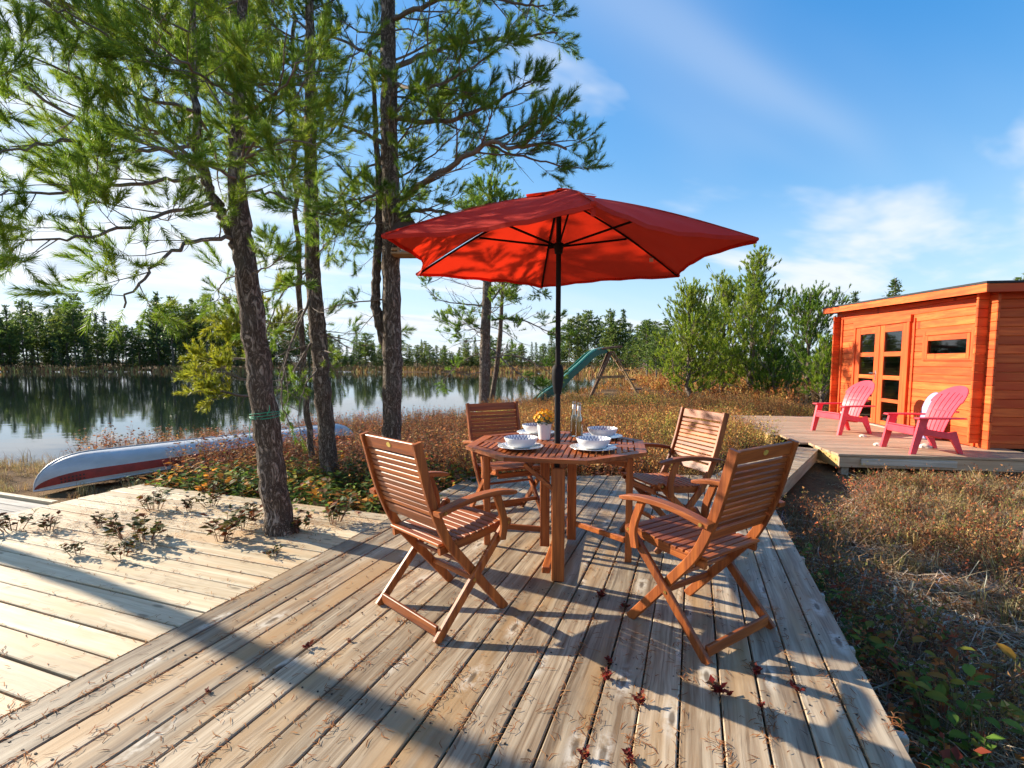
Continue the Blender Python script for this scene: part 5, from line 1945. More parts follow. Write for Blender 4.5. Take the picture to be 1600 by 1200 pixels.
def far_trees():
    kinds = ['fir', 'fir', 'spire', 'spire', 'pine', 'pine', 'pine', 'yellow', 'yellow']
    var = [(k, *far_variant(200 + i, k)) for i, k in enumerate(kinds)]
    rr = random.Random(77)
    words = {'fir': ('fir_tree', 'dark conical fir on far shore'), 'spire': ('fir_tree', 'thin spire-topped fir on far shore'),
             'pine': ('pine_tree', 'round-headed pine on far shore'), 'yellow': ('pine_tree', 'yellow-green pine on far shore')}

    def put(u, d, H, kind, label=None, group='trees along the far shore'):
        cand = [v for v in var if v[0] == kind]
        v = rr.choice(cand)
        x = (u - 800) / 780 * d
        nm, lab = words[kind]
        spot = ('left of the leaning pine' if u < 395 else 'between the leaning pine and the slim pine' if u < 495 else 'between the slim pine and the feeder pine' if u < 605 else 'between the feeder pine and the dark pine' if u < 755 else 'between the dark pine and the umbrella pole' if u < 868 else 'behind the slide')
        far = 'far back' if d > 140 else ('second row' if d > shore(u) + 8 else 'front row')
        lab = lab + ', ' + far + ' ' + spot
        t = thing(nm, label or lab, 'tree', (x, d, gz(x, d) - 0.1), rr.uniform(0, 6.28), group)
        if label:
            del t['group']
        H *= 1.08 if u < 420 else 1.0
        w = H * rr.uniform(0.8, 1.35)
        t.scale = (w, w, H)
        link('trunk', v[1], None, t)
        link('crown', v[2], None, t)
    prof = [(-60, 500), (0, 503), (40, 498), (70, 480), (120, 485), (160, 505), (200, 522), (250, 486), (300, 484), (350, 492), (400, 505), (460, 518), (520, 520), (580, 532), (640, 538), (700, 540), (740, 530), (800, 532), (850, 522), (900, 505), (950, 497), (1000, 506), (1050, 530), (1100, 540)]

    def ytop(u):
        for (a, b) in zip(prof, prof[1:]):
            if a[0] <= u <= b[0]:
                return a[1] + (b[1] - a[1]) * (u - a[0]) / (b[0] - a[0])
        return 520

    def shore(u):
        return 99 if u < 420 else (99 - (u - 420) / 430 * 8 if u < 850 else 91 - (u - 850) / 150 * 22)
    # front row, then rows behind
    u = -50.0
    while u < 1075:
        d = shore(u) + rr.uniform(1.0, 7.0)
        H = (565 - ytop(u)) / 780 * d + 1.7
        H *= rr.choice((0.45, 0.6, 0.75, 0.9, 1.0, 1.15))
        kind = rr.choice(('fir', 'spire', 'spire', 'pine', 'pine', 'yellow') if u < 430 else ('pine', 'pine', 'yellow', 'yellow', 'fir', 'spire'))
        if H < 4.5:
            kind = rr.choice(('yellow', 'pine'))
        put(u, d, max(2.8, H), kind)
        u += rr.uniform(7, 14)
    u = -55.0
    while u < 1085:
        d = shore(u) + rr.uniform(8, 24)
        H = (565 - ytop(u)) / 780 * d + 1.7
        H *= rr.choice((0.7, 0.85, 0.98, 1.1, 1.22))
        put(u, d, max(4, H), rr.choice(('fir', 'spire', 'pine', 'fir')))
        u += rr.uniform(10, 18)
    u = -60.0
    while u < 1100:
        d = 150 + rr.uniform(0, 40)
        H = (565 - min(534, ytop(u) + 16)) / 780 * d + 1.7
        put(u, d, H * rr.uniform(0.8, 1.1), rr.choice(('fir', 'fir', 'spire')), None)
        u += rr.uniform(26, 44)
    # tops that show over the cabin roof and beyond the bright pines
    put(1329, 42, 7.6, 'spire', 'fir top above the left part of the cabin roof')
    put(1390, 40, 8.3, 'fir', 'larger fir top above the middle of the cabin roof')
    put(1597, 33, 7.6, 'pine', 'pine top at the picture edge above the cabin roof')
    put(1440, 60, 8.6, 'fir', 'small fir tip just showing over the cabin roof')
    for (u, d, H) in ((1248, 30, 3.0), (1285, 34, 2.8), (1305, 28, 2.6), (1040, 34, 4.6), (1010, 40, 5.0), (1025, 30, 3.4)):
        put(u, d, H, 'yellow', None, 'trees along the far shore') if False else put(u, d, H, 'pine', 'mid green pine of the scrub behind the bright pines')


far_trees()
for o in bpy.data.objects:
    if o.get('label') == 'mid green pine of the scrub behind the bright pines':
        o['group'] = 'scrub pines behind the bright pines'

# ------------------------------------------------------------------ ground cover
def in_deck(x, y, m=0.06):
    """True where a deck, the bridge or the cabin covers the ground"""
    x, y = np.asarray(x, float), np.asarray(y, float)
    u = x * DU.x + y * DU.y
    v = x * DV.x + y * DV.y
    ve = 5.09 + (u + 2.36) * (6.34 - 5.09) / 3.075
    a = (u > -2.36 - m) & (u < 0.73 + m) & (v < ve + m) & (v > -3)
    a |= (u > -5.55 - m) & (u < -2.3) & (v < 3.60 + m) & (v > -3)
    a |= (u > -9.6) & (u < -5.5) & (v < 2.86 + m) & (v > 1.8)
    cx, cy = x - CABIN_O.x, y - CABIN_O.y
    lx = cx * CD.x + cy * CD.y
    ly = cx * CN.x + cy * CN.y
    a |= (lx > -0.88 - m) & (lx < 4.36 + m) & (ly > -0.35) & (ly < 2.62 + m)
    a |= (lx > -0.2 - m) & (lx < 4.75 + m) & (ly > -3.1) & (ly < 0.2)
    bx, by = x - 2.30, y - 5.72
    A = R(39)
    l = bx * math.sin(A) + by * math.cos(A)
    w = bx * math.cos(A) - by * math.sin(A)
    a |= (l > -0.1) & (l < 3.2) & (w > 0.0 - m) & (w < 1.22 + m)
    return a


def scatter(name, label, variants, P, sc, tint, mat, seed, parts=1, tilt=0.12):
    """copies of small plant arrays joined into one ground-cover mesh"""
    rng = np.random.default_rng(seed)
    n = len(P)
    pick = rng.integers(0, len(variants), n)
    Vs, Fs, Cs, o = [], [], [], 0
    for k, (V, F, C) in enumerate(variants):
        idx = np.nonzero(pick == k)[0]
        if len(idx) == 0:
            continue
        m = len(idx)
        a = rng.random(m) * 6.283
        c, s = np.cos(a), np.sin(a)
        W = V[None] * sc[idx][:, None, None]
        X = W[..., 0] * c[:, None] - W[..., 1] * s[:, None]
        Y = W[..., 0] * s[:, None] + W[..., 1] * c[:, None]
        Z = W[..., 2]
        tx, ty = rng.normal(0, tilt, m)[:, None], rng.normal(0, tilt, m)[:, None]
        out = np.stack([X + Z * tx, Y + Z * ty, Z], 2) + P[idx][:, None, :]
        Vs.append(out.reshape(-1, 3))
        Fs.append((F[None] + (np.arange(m) * len(V))[:, None, None]).reshape(-1, 3) + o)
        Cs.append((C[None] * tint[idx][:, None, :]).reshape(-1, 3))
        o += m * len(V)
    me = np_mesh(name, np.concatenate(Vs), np.concatenate(Fs), np.concatenate(Cs), M[mat])
    ob = link(name, me)
    tag(ob, label, None, None, 'stuff')
    return ob


def leaf_tris(c, d, n_hint, L, w, fold=0.25, broad=False):
    """leaf: a folded lozenge (4 triangles), pointed, or with a broad outline"""
    d = unit(d)
    s = unit(np.cross(d, n_hint))
    n = np.cross(s, d)
    if broad:
        pts = [c, c + d * L * 0.22 + s * w * 0.75 + n * w * fold, c + d * L * 0.55 + s * w + n * w * fold, c + d * L * 0.85 + s * w * 0.55 + n * w * fold * 0.6, c + d * L - n * L * 0.05,
               c + d * L * 0.85 - s * w * 0.55 + n * w * fold * 0.6, c + d * L * 0.55 - s * w + n * w * fold, c + d * L * 0.22 - s * w * 0.75 + n * w * fold, c + d * L * 0.55]
        f = [(0, 1, 8), (1, 2, 8), (2, 3, 8), (3, 4, 8), (4, 5, 8), (5, 6, 8), (6, 7, 8), (7, 0, 8)]
        return pts, f
    pts = [c, c + d * L * 0.45 + s * w + n * w * fold, c + d * L, c + d * L * 0.45 - s * w + n * w * fold, ]
    return pts, [(0, 1, 2), (0, 2, 3)]


def ribbon_tris(p, q, w, side):
    return [p - side * w, p + side * w, q + side * w * 0.3, q - side * w * 0.3], [(0, 1, 2), (0, 2, 3)]


def collect(items):
    V, F, C, o = [], [], [], 0
    for pts, f, col in items:
        V += [np.asarray(p, float) for p in pts]
        F += [tuple(i + o for i in t) for t in f]
        C += [col] * len(pts)
        o += len(pts)
    return np.array(V), np.array(F), np.array(C)


def broadleaf_clump(seed, n=70, R0=0.26, H=0.36, pal=None, L=(0.03, 0.055)):
    """low shrub of oval leathery leaves on thin stems"""
    rng = np.random.default_rng(seed)
    pal = pal or [((0.055, 0.10, 0.022), 4), ((0.10, 0.145, 0.025), 3), ((0.24, 0.24, 0.03), 2), ((0.42, 0.17, 0.03), 2), ((0.30, 0.06, 0.025), 1.3), ((0.16, 0.085, 0.04), 2.2)]
    cols = np.array([c for c, _ in pal])
    pr = np.array([w for _, w in pal], float)
    pr /= pr.sum()
    it = []
    for s in range(max(4, n // 7)):
        a, r = rng.random() * 6.283, R0 * math.sqrt(rng.random())
        top = np.array([r * math.cos(a) * 1.25, r * math.sin(a) * 1.25, H * rng.uniform(0.55, 1.1)])
        base = np.array([r * math.cos(a) * 0.5, r * math.sin(a) * 0.5, 0])
        side = unit(np.cross(top - base, rng.normal(size=3)))
        pts, f = ribbon_tris(base, top, 0.003, side)
        it.append((pts, f, (0.12, 0.07, 0.05)))
        k0 = rng.choice(len(cols), p=pr)
        for j in range(7):
            t = 0.35 + 0.65 * (j + rng.random()) / 7
            p = base + (top - base) * t
            aa = rng.random() * 6.283
            d = np.array([math.cos(aa), math.sin(aa), rng.uniform(-0.1, 0.7)])
            k = k0 if rng.random() < 0.55 else rng.choice(len(cols), p=pr)
            Ln = rng.uniform(*L)
            pts, f = leaf_tris(p, d, np.array([0, 0, 1.0]) + rng.normal(0, 0.25, 3), Ln, Ln * 0.30)
            it.append((pts, f, tuple(cols[k] * rng.uniform(0.7, 1.3))))
    return collect(it)


def heath_clump(seed, n=30, R0=0.20, H=0.62, pal=None, leaf=0.020):
    """dry twiggy bog shrub with small rusty leaves"""
    rng = np.random.default_rng(seed)
    pal = np.array(pal or [(0.44, 0.175, 0.045), (0.48, 0.23, 0.07), (0.31, 0.115, 0.04), (0.50, 0.31, 0.11), (0.22, 0.08, 0.032), (0.34, 0.24, 0.06)])
    it = []
    for s in range(n):
        a, r = rng.random() * 6.283, R0 * math.sqrt(rng.random())
        base = np.array([r * math.cos(a) * 0.7, r * math.sin(a) * 0.7, 0])
        lean = np.array([math.cos(a), math.sin(a), 0]) * rng.uniform(0.0, 0.22) + rng.normal(0, 0.07, 3) * np.array([1, 1, 0])
        top = base + lean + np.array([0, 0, H * rng.uniform(0.5, 1.08)])
        side = unit(np.cross(top - base, rng.normal(size=3)))
        pts, f = ribbon_tris(base, top, 0.0028, side)
        it.append((pts, f, tuple(np.array([0.13, 0.085, 0.06]) * rng.uniform(0.7, 1.4))))
        c0 = pal[rng.integers(len(pal))]
        for j in range(11):
            t = 0.40 + 0.62 * (j + rng.random()) / 11
            p = base + (top - base) * min(t, 1.0) + rng.normal(0, 0.018, 3)
            d = rng.normal(0, 0.7, 3) + np.array([0, 0, 0.75])
            L = leaf * rng.uniform(0.8, 1.9)
            sd = unit(np.cross(d, rng.normal(size=3)))
            d = unit(d)
            pts = [p - sd * L * 0.28, p + sd * L * 0.28, p + d * L]
            it.append((pts, [(0, 1, 2)], tuple(c0 * rng.uniform(0.6, 1.5))))
    return collect(it)


def grass_tuft(seed, n=26, H=0.30, R0=0.07, droop=0.6, pal=None, w=0.0026):
    rng = np.random.default_rng(seed)
    pal = np.array(pal or [(0.46, 0.33, 0.15), (0.54, 0.42, 0.22), (0.38, 0.24, 0.11), (0.34, 0.27, 0.09), (0.26, 0.15, 0.07)])
    it = []
    for s in range(n):
        a, r = rng.random() * 6.283, R0 * math.sqrt(rng.random())
        b = np.array([r * math.cos(a), r * math.sin(a), 0])
        h = H * rng.uniform(0.5, 1.15)
        a2 = rng.random() * 6.283
        out = np.array([math.cos(a2), math.sin(a2), 0])
        m = b + out * h * 0.22 * droop + np.array([0, 0, h * 0.62])
        e = b + out * h * 0.85 * droop + np.array([0, 0, h * (1.0 - 0.45 * droop)])
        sd = np.array([-out[1], out[0], 0]) * w
        it.append(([b - sd, b + sd, m + sd * 0.8, m - sd * 0.8, e], [(0, 1, 2), (0, 2, 3), (3, 2, 4)], tuple(pal[rng.integers(len(pal))] * rng.uniform(0.7, 1.3))))
    return collect(it)


def litter_patch(seed, n=60, R0=0.25, pal=None, L=(0.03, 0.10), w=0.0016):
    """flat tangle of fallen needles and stalks"""
    rng = np.random.default_rng(seed)
    pal = np.array(pal or [(0.32, 0.125, 0.045), (0.42, 0.20, 0.08), (0.45, 0.32, 0.18), (0.20, 0.10, 0.05), (0.48, 0.19, 0.06), (0.46, 0.38, 0.28)])
    it = []
    for s in range(n):
        a, r = rng.random() * 6.283, R0 * math.sqrt(rng.random())
        c = np.array([r * math.cos(a), r * math.sin(a), abs(rng.normal(0.012, 0.012))])
        a2 = rng.random() * 6.283
        d = np.array([math.cos(a2), math.sin(a2), rng.normal(0, 0.16)])
        l = rng.uniform(*L)
        sd = np.array([-math.sin(a2), math.cos(a2), 0]) * w * rng.uniform(0.7, 1.6)
        bend = np.array([-math.sin(a2), math.cos(a2), 0]) * l * rng.normal(0, 0.12)
        p, m, q = c - d * l / 2, c + bend, c + d * l / 2
        it.append(([p - sd, p + sd, m + sd, m - sd, q], [(0, 1, 2), (0, 2, 3), (3, 2, 4)], tuple(pal[rng.integers(len(pal))] * rng.uniform(0.6, 1.3))))
    return collect(it)


def points(n, x0, x1, y0, y1, rng, keep=None, sd_min=0.15, m=0.08):
    x = rng.uniform(x0, x1, n)
    y = rng.uniform(y0, y1, n)
    ok = ~in_deck(x, y, m) & (lake_sd(x, y) > sd_min)
    if keep is not None:
        ok &= keep(x, y)
    x, y = x[ok], y[ok]
    return np.stack([x, y, ground_z(x, y) - 0.01], 1)


def jitter_tint(n, rng, s=0.22, hue=0.06):
    b = np.exp(rng.normal(0, s, (n, 1)))
    return np.clip(b * (1 + rng.normal(0, hue, (n, 3))), 0.3, 2.0)


def in_view(P, m=0.06, far=1e9):
    """keep what the camera, or its shadow, could show: a wide wedge in front"""
    return (P[:, 1] > 0.2) & (np.abs(P[:, 0]) < P[:, 1] * (1.03 + m) + 0.8)


def cover():
    rng = np.random.default_rng(5)
    # leafy shrubs behind the pale deck and left of the dining deck
    bl = [broadleaf_clump(300 + i, 84, 0.24, 0.36, [((0.075, 0.14, 0.028), 4), ((0.15, 0.21, 0.03), 3), ((0.34, 0.33, 0.04), 2), ((0.52, 0.22, 0.035), 1.6), ((0.34, 0.06, 0.025), 0.8), ((0.18, 0.09, 0.04), 1.6)], (0.05, 0.085)) for i in range(6)]
    blr = [broadleaf_clump(320 + i, 70, 0.24, 0.46, [((0.34, 0.11, 0.04), 4), ((0.42, 0.18, 0.06), 3), ((0.22, 0.10, 0.05), 2.5), ((0.15, 0.15, 0.04), 1.5), ((0.46, 0.28, 0.10), 2)], (0.028, 0.05)) for i in range(5)]

    def zone_a(x, y):
        u = x * DU.x + y * DU.y
        v = x * DV.x + y * DV.y
        return (u > -5.6) & (u < -2.0) & (v < 6.6)
    P = points(2600, -5.5, 1.2, 3.2, 8.0, rng, lambda x, y: zone_a(x, y) & (x * DV.x + y * DV.y < 5.3 + 0.6 * hill_noise(x, y)))
    scatter('leafy_shrubs', 'low leathery shrubs with green, yellow and orange leaves behind the decks', bl, P, rng.uniform(0.75, 1.25, len(P)), jitter_tint(len(P), rng), 'leaf', 1)
    P = points(2050, -6.5, 1.4, 5.0, 13.0, rng, lambda x, y: (x * DV.x + y * DV.y > 4.7) & ~((np.abs((x + 4.58) * 0.605 + (y - 8.06) * 0.796) < 2.6) & (np.abs((x + 4.58) * 0.796 - (y - 8.06) * 0.605) < 0.50)))
    scatter('rusty_shrubs', 'rust brown leafy bog shrubs between the decks and the lake', blr, P, rng.uniform(0.8, 1.45, len(P)) * np.where(P[:, 1] > 8.0, 0.75, 1.0), jitter_tint(len(P), rng), 'leaf', 2)
    gs = [grass_tuft(470 + i, 30, 0.32, 0.12, 0.7) for i in range(4)]
    P = points(900, -10.5, -3.6, 4.6, 9.8, rng, lambda x, y: ~((np.abs((x + 4.58) * 0.605 + (y - 8.06) * 0.796) < 2.55) & (np.abs((x + 4.58) * 0.796 - (y - 8.06) * 0.605) < 0.46)), 0.0)
    scatter('shore_grass', 'tan and rusty grass round the canoe', gs, P, rng.uniform(0.35, 0.75, len(P)), jitter_tint(len(P), rng), 'dry', 13)
    # dry heath beyond the dining deck
    hv = [heath_clump(340 + i) for i in range(7)]
    gold = [(0.54, 0.31, 0.09), (0.58, 0.38, 0.12), (0.42, 0.31, 0.07), (0.48, 0.22, 0.06), (0.32, 0.31, 0.055)]
    hg = [heath_clump(360 + i, 28, 0.2, 0.5, gold) for i in range(4)]

    def zone_b(x, y):
        return (y > 5.6) & (x > -0.6) & (x < 8.8) & ~((x > 2.6) & (y < 7.2) & (x * 0.78 - y * 0.63 > -2.4))
    P = points(1750, -0.6, 8.5, 5.5, 17.0, rng, zone_b)
    tint = jitter_tint(len(P), rng, 0.25)
    patch = hill_noise(P[:, 0] * 0.55 + 3, P[:, 1] * 0.55)
    a = patch > 0.14
    scatter('dry_heath', 'dry rust brown heath shrubs beyond the dining deck', hv, P[~a], rng.uniform(0.75, 1.2, (~a).sum()) * np.where(P[~a][:, 1] > 11, 0.8, 1.0), tint[~a], 'dry', 3)
    scatter('golden_heath', 'golden tips of heath shrubs among the rusty ones', hg, P[a], rng.uniform(0.75, 1.2, a.sum()), tint[a], 'dry', 4)
    # farther heath, coarser
    hf = [heath_clump(380 + i, 22, 0.5, 0.75, None, 0.055) for i in range(4)]
    P = points(2100, -8, 42, 16, 58, rng, lambda x, y: rng.random(len(x)) < np.clip(26 / y, 0.25, 1), 0.2)
    P = P[in_view(P)]
    scatter('far_heath', 'brown heath spreading to the scrub behind the bright pines', hf, P, rng.uniform(0.8, 1.3, len(P)) * np.where(P[:, 0] < 6.5, 0.5, 0.9), jitter_tint(len(P), rng), 'dry', 5)
    # low scrub and dead grass on the right of the deck
    gt = [grass_tuft(400 + i) for i in range(6)]
    gl = [grass_tuft(410 + i, 34, 0.22, 0.10, 0.95) for i in range(4)]
    P = points(2300, 0.9, 9.5, 0.9, 7.2, rng, lambda x, y: (x * DU.x + y * DU.y > 0.7))
    P = P[in_view(P)]
    near = np.hypot(P[:, 0], P[:, 1])
    dens = np.clip(0.02 + 0.55 * (near - 2.8) / 3.2 + 0.30 * hill_noise(P[:, 0] * 1.1, P[:, 1] * 1.1), 0.03, 0.75)
    P = P[rng.random(len(P)) < dens]
    scatter('dead_grass', 'pale dead grass tufts on the ground right of the deck', gt + gl, P, rng.uniform(0.4, 0.9, len(P)), 0.8 * jitter_tint(len(P), rng, 0.28), 'dry', 6, tilt=0.3)
    P = points(900, 2.2, 9.5, 3.6, 6.7, rng, lambda x, y: (x * DU.x + y * DU.y > 0.75), m=0.25)
    scatter('golden_grass', 'thick golden grass in front of the cabin deck', gt, P, rng.uniform(0.5, 1.0, len(P)), jitter_tint(len(P), rng, 0.2), 'dry', 7, tilt=0.25)
    hs = [heath_clump(420 + i, 14, 0.13, 0.24, [(0.26, 0.11, 0.05), (0.20, 0.09, 0.045), (0.34, 0.15, 0.06), (0.38, 0.22, 0.10), (0.16, 0.15, 0.04), (0.30, 0.08, 0.035)], 0.014) for i in range(4)]
    P = points(800, 0.9, 9.0, 0.9, 6.4, rng, lambda x, y: (x * DU.x + y * DU.y > 0.7) & (hill_noise(x * 0.9 + 5, y * 0.9) > 0.02))
    P = P[in_view(P)]
    scatter('low_scrub', 'low twiggy scrub sprouting through the dead grass', hs, P, rng.uniform(0.7, 1.4, len(P)), jitter_tint(len(P), rng), 'dry', 8)
    # needle litter
    lp = [litter_patch(430 + i) for i in range(6)]
    P = points(2300, 0.8, 8.0, 0.8, 6.5, rng, lambda x, y: (x * DU.x + y * DU.y > 0.66), m=0.0)
    P = P[in_view(P)]
    P[:, 2] += 0.012
    scatter('needle_litter', 'brown needle and stalk litter on the ground right of the deck', lp, P, rng.uniform(0.8, 1.5, len(P)), jitter_tint(len(P), rng), 'litter', 9, tilt=0.0)
    # tangles of long bleached stalks and twigs
    st = [litter_patch(480 + i, 26, 0.30, [(0.34, 0.27, 0.19), (0.42, 0.35, 0.26), (0.22, 0.15, 0.09), (0.30, 0.20, 0.11), (0.16, 0.10, 0.06)], (0.10, 0.34), 0.0022) for i in range(5)]
    for k in range(5):
        V, F, C = st[k]
        V = V.copy()
        V[:, 2] = np.abs(V[:, 2]) * 2.2 + 0.01
        st[k] = (V, F, C)
    P = points(1500, 0.9, 8.5, 0.9, 6.6, rng, lambda x, y: (x * DU.x + y * DU.y > 0.9))
    P = P[in_view(P)]
    scatter('dead_stalks', 'tangle of bleached stalks and twigs on the ground right of the deck', st, P, rng.uniform(0.7, 1.2, len(P)), jitter_tint(len(P), rng), 'litter', 14, tilt=0.1)
    # leafy runners creeping along the deck's edge
    P = points(420, 0.9, 3.2, 0.9, 4.6, rng, lambda x, y: (x * DU.x + y * DU.y > 0.74) & (x * DU.x + y * DU.y < 1.25 - 0.14 * (x * DV.x + y * DV.y - 1.5)), m=0.02)
    cr = [broadleaf_clump(490 + i, 28, 0.09, 0.15, [((0.09, 0.15, 0.025), 4), ((0.16, 0.20, 0.03), 2), ((0.34, 0.12, 0.03), 1.5), ((0.26, 0.06, 0.03), 1)], (0.03, 0.05)) for i in range(4)]
    scatter('creeping_leaves', 'green and red leaves creeping along the right edge of the deck', cr, P, rng.uniform(0.7, 1.3, len(P)), jitter_tint(len(P), rng), 'leaf', 15)
    # reeds along the near shore, grass along the far shore
    rd = [grass_tuft(440 + i, 22, 0.55, 0.14, 0.35, [(0.40, 0.30, 0.14), (0.48, 0.38, 0.20), (0.30, 0.20, 0.10), (0.26, 0.14, 0.07)], 0.004) for i in range(4)]
    P = points(5000, -14, 3, 5.0, 24, rng, None, -0.5)
    sd = lake_sd(P[:, 0], P[:, 1])
    P = P[(sd < 1.2) & in_view(P, 0.1) & (rng.random(len(P)) < 0.6)]
    P[:, 2] = np.maximum(P[:, 2], WATER_Z - 0.1)
    scatter('shore_reeds', 'thin tan reeds along the near lake edge', rd, P, rng.uniform(0.35, 0.85, len(P)), jitter_tint(len(P), rng), 'dry', 10)
    fr = [grass_tuft(450 + i, 16, 0.8, 1.1, 0.4, [(0.36, 0.20, 0.08), (0.44, 0.28, 0.11), (0.26, 0.12, 0.05), (0.40, 0.33, 0.10)], 0.07) for i in range(4)]
    x = rng.uniform(-115, 24, 9000)
    y = rng.uniform(50, 128, 9000)
    sd = lake_sd(x, y)
    ok = (sd > -0.5) & (sd < 12) & (rng.random(9000) < np.exp(-np.maximum(sd, 0) / 4.0))
    P = np.stack([x, y, ground_z(x, y)], 1)[ok]
    P[:, 2] = np.maximum(P[:, 2], WATER_Z - 0.15)
    scatter('far_shore_grass', 'orange-brown sedge along the far shore', fr, P, rng.uniform(0.7, 1.5, len(P)), jitter_tint(len(P), rng), 'dry', 11)
    fb = [broadleaf_clump(460 + i, 60, 0.9, 1.5, [((0.10, 0.14, 0.03), 3), ((0.06, 0.10, 0.02), 3), ((0.20, 0.12, 0.05), 2)], (0.18, 0.32)) for i in range(4)]
    P = np.stack([x, y, ground_z(x, y)], 1)[(sd > 2.5) & (sd < 30) & (rng.random(9000) < 0.2)]
    scatter('far_shore_scrub', 'low green scrub under the far trees', fb, P, rng.uniform(0.8, 2.1, len(P)), jitter_tint(len(P), rng), 'leaf', 12)


cover()

# ------------------------------------------------------------------ litter, seedlings and sprigs on the decks
def deck_litter():
    rng = np.random.default_rng(8)
    it = []
    pal = np.array([(0.28, 0.09, 0.03), (0.36, 0.14, 0.045), (0.20, 0.075, 0.03), (0.14, 0.06, 0.03), (0.42, 0.20, 0.08)])

    def needle(c, a, l, z):
        d = np.array([math.cos(a), math.sin(a), rng.normal(0, 0.05)])
        sd = np.array([-math.sin(a), math.cos(a), 0]) * rng.uniform(0.0011, 0.0019)
        b = np.array([-math.sin(a), math.cos(a), 0]) * l * rng.normal(0, 0.18)
        p, q = np.array([c[0], c[1], z]) - d * l / 2, np.array([c[0], c[1], z]) + d * l / 2
        m = (p + q) / 2 + b + np.array([0, 0, 0.002])
        for e in (p, q, m):
            e[2] = max(e[2], 0.0022)
        it.append(([p - sd, p + sd, m + sd, m - sd, q], [(0, 1, 2), (0, 2, 3), (3, 2, 4)], tuple(pal[rng.integers(len(pal))] * rng.uniform(0.6, 1.2))))
    w = 3.075 / 21
    for i in range(3200):            # dining deck: singles and drifts along the gaps
        if rng.random() < 0.55:
            u = -2.36 + w * rng.integers(0, 22) + rng.normal(0, 0.012)
        else:
            u = rng.uniform(-2.35, 0.7)
        v = 0.8 + 4.4 * rng.random() ** 1.4
        p = duv(u, v)
        needle((p.x, p.y), rng.random() * 6.283, rng.uniform(0.02, 0.055), 0.003)
    for i in range(260):              # little drifts
        u = -2.36 + w * rng.integers(0, 22) + rng.normal(0, 0.01)
        v = 0.8 + 4.0 * rng.random() ** 1.4
        for k in range(rng.integers(6, 18)):
            p = duv(u + rng.normal(0, 0.02), v + rng.normal(0, 0.035))
            needle((p.x, p.y), rng.random() * 6.283, rng.uniform(0.02, 0.05), 0.003 + 0.006 * rng.random())
    for i in range(1500):            # pale deck
        v = 3.58 - 0.147 * rng.integers(0, 20) + rng.normal(0, 0.02)
        u = rng.uniform(-5.5, -2.38)
        p = duv(u, v)
        needle((p.x, p.y), rng.random() * 6.283, rng.uniform(0.02, 0.06), 0.003)
    for (u, v, n, s) in ((-3.1, 3.2, 500, 0.28), (-3.6, 3.0, 500, 0.35), (-4.3, 3.05, 600, 0.35), (-4.4, 2.6, 600, 0.35), (-3.9, 2.4, 450, 0.3), (-5.0, 2.3, 400, 0.3), (-3.0, 2.9, 400, 0.2), (-2.7, 3.3, 400, 0.2), (-4.9, 3.0, 300, 0.3)):
        for k in range(n):
            uu, vv = u + rng.normal(0, s), v + rng.normal(0, s * 0.6)
            if uu > -2.38 or uu < -5.5 or vv > 3.57:
                continue
            p = duv(uu, vv)
            needle((p.x, p.y), rng.random() * 6.283, rng.uniform(0.02, 0.06), 0.003 + 0.008 * rng.random())
    V, F, C = collect(it)
    tag(link('fallen_needles', np_mesh('fallen_needles', V, F, C, M['litter'])), 'fallen brown pine needles scattered over the deck boards', None, None, 'stuff')


deck_litter()


def gp(u, v, z=0.0):
    """point of the plane at height z seen at (u, v) of the photograph"""
    x = (u - 800.0) / 780.0
    d = (v - 626.0) / 780.0
    ry = math.cos(PITCH) - d * math.sin(PITCH)
    rz = -math.sin(PITCH) - d * math.cos(PITCH)
    t = (z - CAM_H) / rz
    return Vector((x * t, ry * t, z))


